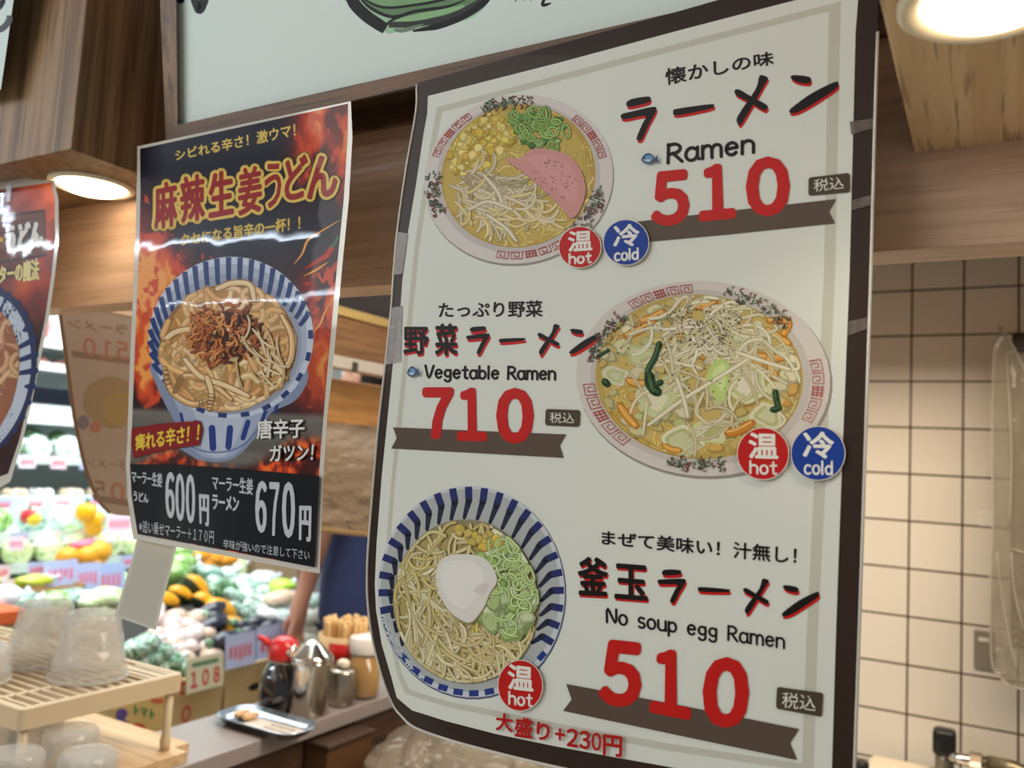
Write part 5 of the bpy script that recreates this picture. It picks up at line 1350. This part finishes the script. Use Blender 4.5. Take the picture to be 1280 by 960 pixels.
LEAF = [leafy('leaf_dark', [(30, 60, 36), (60, 108, 62), (120, 168, 110), (226, 240, 226)]), leafy('leaf_mid', [(54, 110, 50), (110, 170, 80), (176, 214, 120), (236, 244, 220)]), leafy('leaf_pale', [(140, 180, 90), (196, 222, 148), (232, 240, 196), (250, 250, 236)]),  # palest ramp colours paint white glints of the plastic onto the bags
        leafy('film_mint', [(90, 140, 110), (190, 222, 204), (236, 246, 240), (255, 255, 255)]), leafy('film_white', [(170, 190, 200), (226, 232, 236), (250, 250, 250), (255, 255, 255)]), leafy('leaf_teal', [(50, 96, 76), (116, 168, 146), (196, 224, 210), (244, 250, 246)])]
def leafm(k): return LEAF[k]
def lump(seed, amp=.22):
    return lambda d: 1 + amp * (float(fbm(np.array(d.x * 2.2 + seed), np.array(d.y * 2.2 + d.z * 1.7 + seed * 2), 17)) - .5) * 2
def single(name, vf, m, label, cat, group, loc):
    v, f = vf; return tag(put(name, v, f, m, None, True, loc=loc), label, cat, group)
def veg_bag(p, r, m, label, group, rot=None, name='vegetable_bag', cat='vegetable bag'):
    t = thing(name, label, cat, (p[0], p[1], p[2] - r[2]), group)
    v, f = ico((0, 0, 0), r, 3, lump(RI.uniform(0, 50)))
    M = Matrix.Rotation(rot, 3, 'X') if rot else Matrix.Identity(3)
    put('bag', [M @ Vector(q) + Vector(p) for q in v], f, m, t, True)
    e = M @ Vector((0, r[1] * .9, r[2] * .25)) + Vector(p); d = M @ Vector((0, r[1] * .35, r[2] * .2))
    v, f = tube([e - d * .3, e + d * .5, e + d], [r[0] * .35, r[0] * .10, r[0] * .28], 8); put('gathered_end', v, f, leafm(4), t, True)
    return t
def pepper(p, r, col, label, group):
    t = thing('bell_pepper', label, 'pepper', (p[0], p[1], p[2] - r), group)
    v, f = ico(p, (r, r, r * 1.05), 3, lambda d: 1 + .10 * cos(4 * math.atan2(d.y, d.x)) * (1 - d.z * d.z) - .15 * (d.z > .8)); put('fruit', v, f, mat('pepper_%d_%d' % col[:2], col, .18, coat=.6), t, True)
    v, f = tube([(p[0], p[1], p[2] + r * .8), (p[0] + r * .1, p[1], p[2] + r * 1.3)], [r * .2, r * .14], 8); put('stem', v, f, mat('stem_green', (84, 130, 60), .5), t, True)
def tray_pack(p, s, m, label, group):
    t = thing('tray_pack', label, 'food pack', (p[0], p[1], p[2]), group)
    box('tray', (p[0] - s, p[1] - s * .8, p[2]), (p[0] + s, p[1] + s * .8, p[2] + s * .35), M_white, t, .004)
    V = []
    for k in range(4): V.append(ico((p[0] + s * .45 * (k % 2 * 2 - 1), p[1] + s * .4 * (k // 2 * 2 - 1), p[2] + s * .55), (s * .5, s * .42, s * .38), 2, lump(RI.uniform(0, 40), .3)))
    put('contents', *merge(*V), m, t, True)
def price_card(p, w, h, bg, fg, label, group, strokes=True, cat='price card', text=None, tilt=.25):
    """card facing the aisle (+X), standing at p (bottom centre)"""
    t = thing('price_card', label, cat, p, group)
    X0 = Vector(p)
    def P(u, v, o=0): return X0 + Vector((-tilt * v * h + o, u * w / 2, v * h))
    V = [P(-1, 0), P(1, 0), P(1, 1), P(-1, 1), P(-1, 0, -.002), P(1, 0, -.002), P(1, 1, -.002), P(-1, 1, -.002)]
    put('card', V, [(0, 1, 2, 3), (7, 6, 5, 4), (0, 4, 5, 1), (1, 5, 6, 2), (2, 6, 7, 3), (3, 7, 4, 0)], mat('card_%d_%d_%d' % bg, bg, .35, coat=.3), t)
    V, F = [], []
    if text:
        G, T = glyphs(text, .04)
        V = [P(-.8 + 1.6 * u, .12 + .5 * v, .0006) for u, v in G]; F = list(T)
        k = len(V); V += [P(-.75, .74, .0006), P(.7, .74, .0006), P(.7, .86, .0006), P(-.75, .86, .0006)]
        put('numerals', V[:k], F, mat('card_ink_%d_%d_%d' % fg, fg, .5), t)
        put('heading', V[k:], [(0, 1, 2, 3)], mat('card_green_ink', (96, 140, 96), .5), t)
    elif strokes:
        for k in range(5):
            u0 = -.8 + .32 * k; b = len(V); a0 = RI.uniform(.15, .3)
            V += [P(u0, a0, .0006), P(u0 + .22, a0 + .08, .0006), P(u0 + .24, .7, .0006), P(u0 + .04, .62, .0006)]; F.append((b, b + 1, b + 2, b + 3))
        put('numerals', V, F, mat('card_ink_%d_%d_%d' % fg, fg, .5), t)
LIL, PNK, PAL = (190, 200, 240), (240, 216, 226), (226, 222, 236)
RINK = (230, 84, 96)
ORD = ('top', 'second', 'third', 'fourth', 'fifth', 'sixth', 'seventh', 'lowest')
M_meat = mat('red_brown_food', (150, 84, 74), .3, coat=.6, var=.3, bscale=30); M_mush = mat('pale_mushroom', (226, 206, 178), .5, var=.25, bscale=20)
M_car = mat('carrot_orange', (240, 156, 40), .3, coat=.4, var=.12)
for i, (X, z, h) in enumerate(DECK):
    y = 1.80; y1 = 2.55 if i < 4 else 3.0
    sh_ = 'on the %s shelf of the refrigerated case' % ORD[i]
    k = 0
    while y < y1:
        c = (X - .09 - RI.uniform(0, .03), y, z + .004)
        if i == 0:
            t = thing('snack_pack', 'upright glossy food pack %s' % sh_, 'food pack', c, 'food packs %s' % sh_)
            col = ((214, 60, 70), (236, 232, 226), (96, 160, 80))[k % 3]
            v, f = ico((c[0], c[1], c[2] + .075), (.03, .05, .075), 2, lambda d: 1.15); put('pouch', v, f, mat('pouch_%d_%d' % col[:2], col, .25, coat=.6), t, True)
        elif i == 1: tray_pack(c, .045, M_meat, 'red-brown packed food tray %s' % sh_, 'packed trays %s' % sh_)
        elif i == 2: tray_pack((c[0], c[1], c[2] + .03), .05, mat('grey_blue_food', (150, 160, 176), .3, coat=.6), 'grey-blue packed food tray %s' % sh_, 'packed trays %s' % sh_)
        elif i == 4: tray_pack(c, .05, M_mush if k % 3 else leafm(4), 'pale mushroom tray %s' % sh_, 'mushroom trays %s' % sh_)
        else:
            m = leafm(RI.choice((0, 1, 3, 5, 3) if i < 6 else (1, 2, 3, 5, 2)))
            veg_bag((c[0], c[1], c[2] + .05), (.055, .062, .055), m, 'plastic bag of leafy greens %s' % sh_, 'bags of greens %s' % sh_)
            veg_bag((c[0] - .11, c[1] + .03, c[2] + .07), (.055, .062, .06), leafm(RI.choice((0, 1, 3, 5))), 'plastic bag of leafy greens %s, back row' % sh_, 'bags of greens at the back %s' % sh_)
        if i >= 3 and i < 7:
            price_card((X + .008, y + .03, z - .035), .07, .055, (PNK, LIL, PAL)[k % 3], RINK, 'small pink-printed price card %s' % sh_.replace('on', 'on the edge of', 1), 'price cards %s' % sh_, tilt=0)
        y += .118 + RI.uniform(0, .02); k += 1
YEP = (246, 186, 20)
for q, (px, py) in enumerate(((108, 640), (117, 650), (118, 660))):
    p = onX(px, py, -3.22); pepper(p, .043 - .006 * (q == 2), YEP, ('topmost yellow bell pepper in the small heap in the refrigerated case', 'middle yellow bell pepper in the small heap in the refrigerated case', 'lowest yellow bell pepper in the small heap in the refrigerated case')[q], 'yellow bell peppers')
p = onX(36, 645, -3.22); pepper(p, .03, (206, 50, 56), 'red bell pepper among greens in the refrigerated case', 'mixed peppers'); p = onX(43, 649, -3.2); pepper(p, .026, (240, 214, 60), 'small yellow pepper next to the red one in the refrigerated case', 'mixed peppers')
for q, (px, py, r) in enumerate(((84, 696, .036), (108, 695, .042), (122, 690, .046), (116, 702, .04))):
    p = onX(px, py, -3.08); single('orange', ico(p, (r, r * 1.2, r), 3, lump(q, .06)), mat('orange_peel', (248, 172, 48), .35, var=.1, bscale=30), 'orange fruit in the bag behind the lilac price cards, %s' % ('leftmost', 'second from left', 'rightmost', 'lowest')[q], 'fruit', 'bagged oranges', (p.x, p.y, p.z - r))
p = onX(112, 680, -3.1); veg_bag(p, (.03, .085, .02), mat('red_net', (214, 96, 130), .3, coat=.5, bump=.6), 'pink-topped bag lying over the orange fruit', 'bags over the oranges')
for q, (px, py, w, hh, bg) in enumerate(((76, 732, .13, .09, LIL), (108, 738, .12, .10, LIL), (136, 744, .14, .12, (176, 194, 240)), (20, 746, .10, .06, PNK), (150, 664, .12, .07, PNK), (20, 688, .06, .05, PNK))):
    p = onX(px, py, -2.96 if q < 4 else -3.14)
    price_card(p, w, hh, bg, (226, 120, 150), ('leftmost lilac price card below the orange fruit', 'lilac price card right of the leftmost one below the orange fruit', 'large lilac-blue price card beside the hanging blank card', 'pink price card at the left photo edge above the orange box', 'pink price card under the back-facing poster', 'small pink price card at the left photo edge')[q], 'large price cards', tilt=.15)
# cardboard tray of pale lemons, lettuces, orange crate at lower left
M_card = mat('cardboard', (188, 152, 100), .7, var=.08, bscale=12)
b0, b1 = onX(26, 758, -2.9), onX(104, 758, -2.9)
cb = thing('cardboard_tray', 'open brown cardboard tray under the lilac price cards', 'box', ((b0.x) - .1, (b0.y + b1.y) / 2, b0.z - .05))
box('bottom', (-3.1, b0.y, b0.z - .05), (-2.9, b1.y, b0.z - .04), M_card, cb)
for nm, lo, hi in (('side', (-2.906, b0.y, b0.z - .05), (-2.9, b1.y, b0.z + .05)), ('side', (-3.1, b0.y, b0.z - .05), (-3.094, b1.y, b0.z + .06)), ('side', (-3.1, b0.y, b0.z - .05), (-2.9, b0.y + .006, b0.z + .055)), ('side', (-3.1, b1.y - .006, b0.z - .05), (-2.9, b1.y, b0.z + .055))): box(nm, lo, hi, M_card, cb, .001)
p = onX(42, 726, -2.94); veg_bag(p, (.03, .075, .022), mat('yellow_green_pack', (206, 214, 70), .3, coat=.6), 'flat yellow-green pack lying on the brown cardboard tray', 'packs on the cardboard tray'); p = onX(40, 722, -2.96); veg_bag(p, (.02, .05, .012), mat('pink_pack', (232, 120, 130), .3, coat=.5), 'pink-edged pack lying behind the yellow-green pack', 'packs on the cardboard tray')
for q, (px, py, r) in enumerate(((112, 752, .05), (132, 748, .055), (150, 752, .05), (120, 764, .05), (142, 764, .05))):
    p = onX(px, py, -2.75); veg_bag(p, (r, r * 1.3, r * .75), leafm(2), 'pale green lettuce below the large lilac price card', 'pale lettuces', name='lettuce', cat='lettuce')
for q, (px, py, m) in enumerate(((8, 757, 3), (22, 755, 5), (2, 748, 4), (36, 758, 3), (70, 755, 1), (88, 752, 5))):
    p = onX(px, py, -2.78); veg_bag(p, (.05, .07, .045), leafm(m), 'bagged vegetable above the orange crate at the left photo edge', 'bags above the orange crate')
b0, b1 = onX(-60, 790, -2.6), onX(31, 790, -2.6); zt = onX(10, 764, -2.6).z
oc = thing('crate', 'orange-red printed carton at the left photo edge', 'crate', (-2.75, (b0.y + b1.y) / 2, -1.38))
box('body', (-2.9, b0.y, b0.z - .002), (-2.6, b1.y, zt), mat('orange_carton', (226, 104, 54), .5), oc, .004); box('lower_carton', (-2.89, b0.y + .01, -1.38), (-2.605, b1.y, b0.z - .002), M_card, oc, .004)

# display table with its cartons
FX = -2.0
tb = thing('display_table', 'low stand carrying the heaped vegetables', 'table', (-2.4, 2.0, -1.38))
vs = [(-2.02, 1.60, -1.38), (-2.9, 1.60, -1.38), (-2.9, 2.95, -1.38), (-2.02, 2.95, -1.38), (-2.02, 1.60, -.74), (-2.9, 1.60, -.60), (-2.9, 2.95, -.60), (-2.02, 2.95, -.74)]
put('stand', vs, [(3, 2, 1, 0), (4, 5, 6, 7), (0, 1, 5, 4), (1, 2, 6, 5), (2, 3, 7, 6), (3, 0, 4, 7)], mat('stand_dark', (52, 50, 46), .7), tb)
M_ink = mat('carton_red_ink', (196, 80, 66), .6); M_hole = mat('carton_hand_hole', (30, 22, 14), .9)
ys = [1.42, 1.86, 2.24, 2.66]
zt = onX(250, 868, FX).z
for k in range(3):
    y0, y1 = ys[k] + .006, ys[k + 1] - .006
    b = thing('carton', ('brown carton with red marks and hand hole behind the tall price card', 'brown carton with red marks behind the soy sauce bottle', 'brown carton hidden mostly by the condiments')[k], 'carton', (FX, (y0 + y1) / 2, -1.38), 'cartons of the display stand')
    box('body', (FX - .015, y0, -1.36), (FX, y1, zt + .055), mat('carton_tan', (200, 170, 118), .7, var=.06, bscale=10), b, .002)
    v, f = ico((FX + .0005, y0 + .12, zt - .02), (.002, .03, .012), 2); put('hand_hole', v, f, M_hole, b, True)
    for (dy, dz, rr) in ((.22, .005, .028), (.30, -.045, .024), (.16, -.075, .022), (.28, .03, .018)):
        v, f = lathe([(rr, 0), (rr, .0012), (rr * .6, .0012), (rr * .6, 0)], 0, 0, 14, False, False); put('red_mark', [(FX + .0004 + q[2], y0 + dy + q[0] * .7, zt + dz + q[1]) for q in v], f, M_ink, b)
cards = ((233, 279, 868, 826, (222, 214, 178), (206, 70, 58), 'tall cream price card with red numerals at the front of the vegetables', '１０８'), (282, 319, 838, 797, (196, 202, 232), (214, 106, 118), 'lilac price card right of the cream one', None), (321, 366, 826, 787, (190, 200, 238), (214, 106, 118), 'lilac price card behind the red bottle cap', None))
for x0, x1, yb_, yt, bg, fg, lb, tx in cards:
    p0, p1 = onX(x0, yb_, FX + .03), onX(x1, yb_ - .25 * (x1 - x0), FX + .03); tp = onX(x0, yt, FX + .03)
    price_card(((FX + .03), (p0.y + p1.y) / 2, (p0.z + p1.z) / 2), p1.y - p0.y, tp.z - p0.z, bg, fg, lb, None, text=tx, tilt=.1)
def lay(px, py, X): return onX(px, py, X)
# white bulbs in front, at the left
for q in range(34):
    px, py = RI.uniform(188, 268), RI.uniform(752, 826)
    if py < 752 + (px - 215) * .5: py += 22
    X = -2.10 - (826 - py) / 74 * .30; p = lay(px, py, X); r = RI.uniform(.024, .034)
    single('garlic_bulb', ico(p, (r, r * 1.1, r * .9), 2, lump(q, .12)), mat('garlic_skin_%d' % (q % 3), ((240, 230, 226), (236, 214, 206), (228, 200, 176))[q % 3], .3, coat=.5, var=.1, bscale=30), 'white garlic bulb in the heap in front of the orange pumpkin pieces', 'vegetable', 'white bulbs in the heap', (p.x, p.y, p.z - r))
for q, (px, py) in enumerate(((170, 812), (182, 806), (196, 818), (212, 828), (226, 836), (186, 824), (204, 834))):
    p = lay(px, py, -2.08); veg_bag(p, (.032, .05, .032), leafy('green_net', [(30, 96, 60), (70, 140, 96), (190, 220, 200), (250, 250, 250)], 70), 'green-netted bag at the front of the vegetable heap behind the rack', 'green-netted bags')
def pumpkin(px, py, X, s, rot, label):
    p = lay(px, py, X); t = thing('pumpkin_wedge', label, 'pumpkin piece', (p.x, p.y, p.z - s * .5), 'cut pumpkin pieces')
    M = Matrix.Rotation(rot, 3, 'X')
    v, f = ico((0, 0, 0), (s * .6, s * 1.1, s * .62), 3, lump(px, .08)); put('flesh', [M @ Vector((q[0], q[1], max(q[2], -s * .18))) + p for q in v], f, mat('pumpkin_flesh', (250, 172, 24), .35, coat=.5, var=.12, bscale=25), t, True)
    v, f = ico((0, 0, 0), (s * .63, s * 1.16, s * .64), 3); put('rind', [M @ Vector((q[0], q[1], min(q[2], -s * .12))) + p for q in v], f, mat('pumpkin_rind', (40, 52, 38), .5), t, True)
for px, py, X, s, rot, lb in ((204, 752, -2.46, .06, -.3, 'leftmost orange pumpkin piece, beside the hanging blank card'), (226, 744, -2.50, .05, -.5, 'orange pumpkin piece second from the left'), (246, 738, -2.55, .065, -.9, 'topmost orange pumpkin piece in the row'), (256, 754, -2.46, .055, -.6, 'orange pumpkin piece in the middle of the row'), (276, 764, -2.42, .07, -.5, 'orange pumpkin piece above the lowest one'), (288, 786, -2.28, .07, -.2, 'lowest orange pumpkin piece above the lilac price card')):
    pumpkin(px, py, X, s, rot, lb)
for q, (px, py) in enumerate(((248, 694), (262, 698), (278, 700), (256, 704))):
    p = lay(px, py, -2.95); veg_bag(p, (.05, .075, .035), M_car, 'bag of carrots below the udon poster at the back of the heap', 'bags of carrots')
for q, (px, py) in enumerate(((222, 690), (226, 704), (218, 716), (230, 722), (216, 732), (232, 736), (228, 712))):
    p = lay(px, py, -2.85 + .04 * (q % 3)); veg_bag(p, (.05, .07, .04), leafm(1), 'bright green bag right of the hanging blank card', 'bright green bags')
for q, (px, py, X, ln, rot, m) in enumerate(((262, 716, -2.8, .12, -.3, 5), (282, 718, -2.8, .10, .1, 3), (276, 732, -2.7, .13, -.5, 5), (296, 738, -2.65, .13, -.6, 3), (312, 728, -2.7, .13, -.2, 3), (330, 722, -2.75, .12, -.1, 4), (300, 752, -2.55, .15, -.6, 5), (318, 750, -2.55, .16, -.5, 3), (338, 742, -2.6, .14, -.3, 3), (292, 745, -2.6, .14, -.9, 0), (326, 766, -2.42, .16, -.5, 3), (346, 756, -2.5, .14, -.4, 4), (358, 770, -2.4, .13, -.3, 3), (304, 770, -2.42, .16, -.6, 5), (340, 772, -2.38, .13, -.4, 4), (268, 742, -2.65, .10, -.6, 0), (318, 738, -2.64, .13, -.5, 5), (352, 734, -2.7, .11, -.1, 4))):
    p = lay(px, py, X); veg_bag(p, (.045, ln * .62, .032), leafm(m), 'long bag of spinach-like greens lying in the heap under the udon poster', 'long bags of greens in the heap', rot)
for q, (px, py, X, rot) in enumerate(((262, 764, -2.35, .2), (272, 774, -2.3, -.4), (306, 786, -2.2, -.5), (322, 780, -2.22, -.2), (336, 784, -2.2, 0), (314, 792, -2.15, -.2), (264, 782, -2.25, .1), (280, 800, -2.12, 0))):
    p = lay(px, py, X); M = Matrix.Rotation(rot, 3, 'X')
    t = thing('eggplant', 'dark eggplant lying in the heap between pumpkin and lilac price cards', 'eggplant', (p.x, p.y, p.z - .025), 'dark eggplants')
    v, f = ico((0, 0, 0), (.028, .065, .028), 2, lambda d: 1 + .18 * d.y); put('fruit', [M @ Vector(w) + p for w in v], f, mat('eggplant_skin', (52, 52, 66) if True else 0, .15, coat=.8), t, True)
    v, f = ico((0, -.06, 0), (.016, .014, .016), 2); put('calyx', [M @ Vector(w) + p for w in v], f, leafm(0), t, True)
p = lay(352, 732, -2.55); veg_bag(p, (.05, .06, .03), mat('lime_bag', (190, 230, 80), .3, coat=.6), 'lime green bag at the back of the heap beside the arm', 'bags beside the arm'); p = lay(352, 747, -2.42); veg_bag(p, (.05, .09, .03), mat('beige_bag', (226, 196, 168), .3, coat=.6, var=.15), 'beige bag in front of the lime green bag beside the arm', 'bags beside the arm')
for q, (px, py, r, m) in enumerate(((386, 752, .045, 'film_mint'), (384, 768, .055, 'film_white'), (388, 782, .05, 'film_white'), (384, 797, .045, 'film_white'), (394, 770, .05, 'film_white'))):
    p = lay(px, py, -2.15); veg_bag(p, (r, r, r * .8), mat('turnip_white', (240, 240, 222), .3, coat=.6, var=.08) if m == 'film_white' else leafm(3), 'white bagged vegetable stacked between the hand and the navy shirt', 'white bags beside the hand')
# big printed carton below the rack, plain carton beside it, far cartons
b0, b1 = onX(141, 905, -1.62), onX(214, 905, -1.62); z0, z1 = onX(175, 917, -1.62).z, onX(175, 872, -1.62).z
pcn = thing('carton', 'yellow printed carton with purple, red and green pictures below the drying rack', 'carton', (-1.75, (b0.y + b1.y) / 2, -1.38))
box('body', (-1.9, b0.y, z0 - .02), (-1.62, b1.y, z1 + .02), mat('yellow_carton', (226, 194, 124), .6, var=.05), pcn, .003); box('lower_body', (-1.89, b0.y + .01, -1.38), (-1.63, b1.y - .01, z0 - .02), M_card, pcn, .003)
cs = Sheet((-1.619, 0, 0), (1, 0, 0)); a = Art(cs); cs.up(2e-4)
a.poly([(146, 888), (156, 886), (160, 893), (156, 899), (163, 906), (158, 910), (146, 903)], (104, 88, 150), 3); a.poly(ell(174, 911, 9, 6.5, 20), (222, 66, 54))
a.text('トマト', [(168, 881), (194, 887), (194, 900), (168, 893)], (84, 150, 96), .05); a.poly([(188, 873), (204, 873), (204, 879), (192, 879)], (222, 110, 84))
a.put('printed_picture', printed('show_through'), pcn)
b0, b1 = onX(96, 900, -1.93), onX(139, 900, -1.93); z1 = onX(120, 880, -1.93).z
pl2 = thing('carton', 'plain tan carton behind the drying rack leg, left of the yellow printed carton', 'carton', (-1.8, (b0.y + b1.y) / 2, -1.38)); box('body', (-2.015, b0.y - .1, -1.38), (-1.93, b1.y, z1 + .02), mat('tan_carton', (214, 176, 112), .6), pl2, .003); box('tape', (-1.99, b0.y - .1, z1 + .02), (-1.95, b1.y, z1 + .0208), mat('brown_tape', (168, 124, 74), .3), pl2)
for X, y0, y1, zt_, col, lb in ((-3.2, 3.12, 3.42, -.44, (176, 150, 114), 'tan carton stack beyond the vegetable heap'), (-3.2, 3.45, 4.1, -.44, (150, 146, 150), 'grey carton beyond the vegetable heap, left of the arm')):
    t = thing('carton', lb, 'carton', (X, (y0 + y1) / 2, -1.38)); box('body', (X - .3, y0, -1.38), (X, y1, zt_), mat('far_carton_%d' % col[0], col, .6), t, .004); box('flap', (X - .3, y0, zt_), (X + .01, y1, zt_ + .012), mat('far_carton_%d' % col[0]), t)
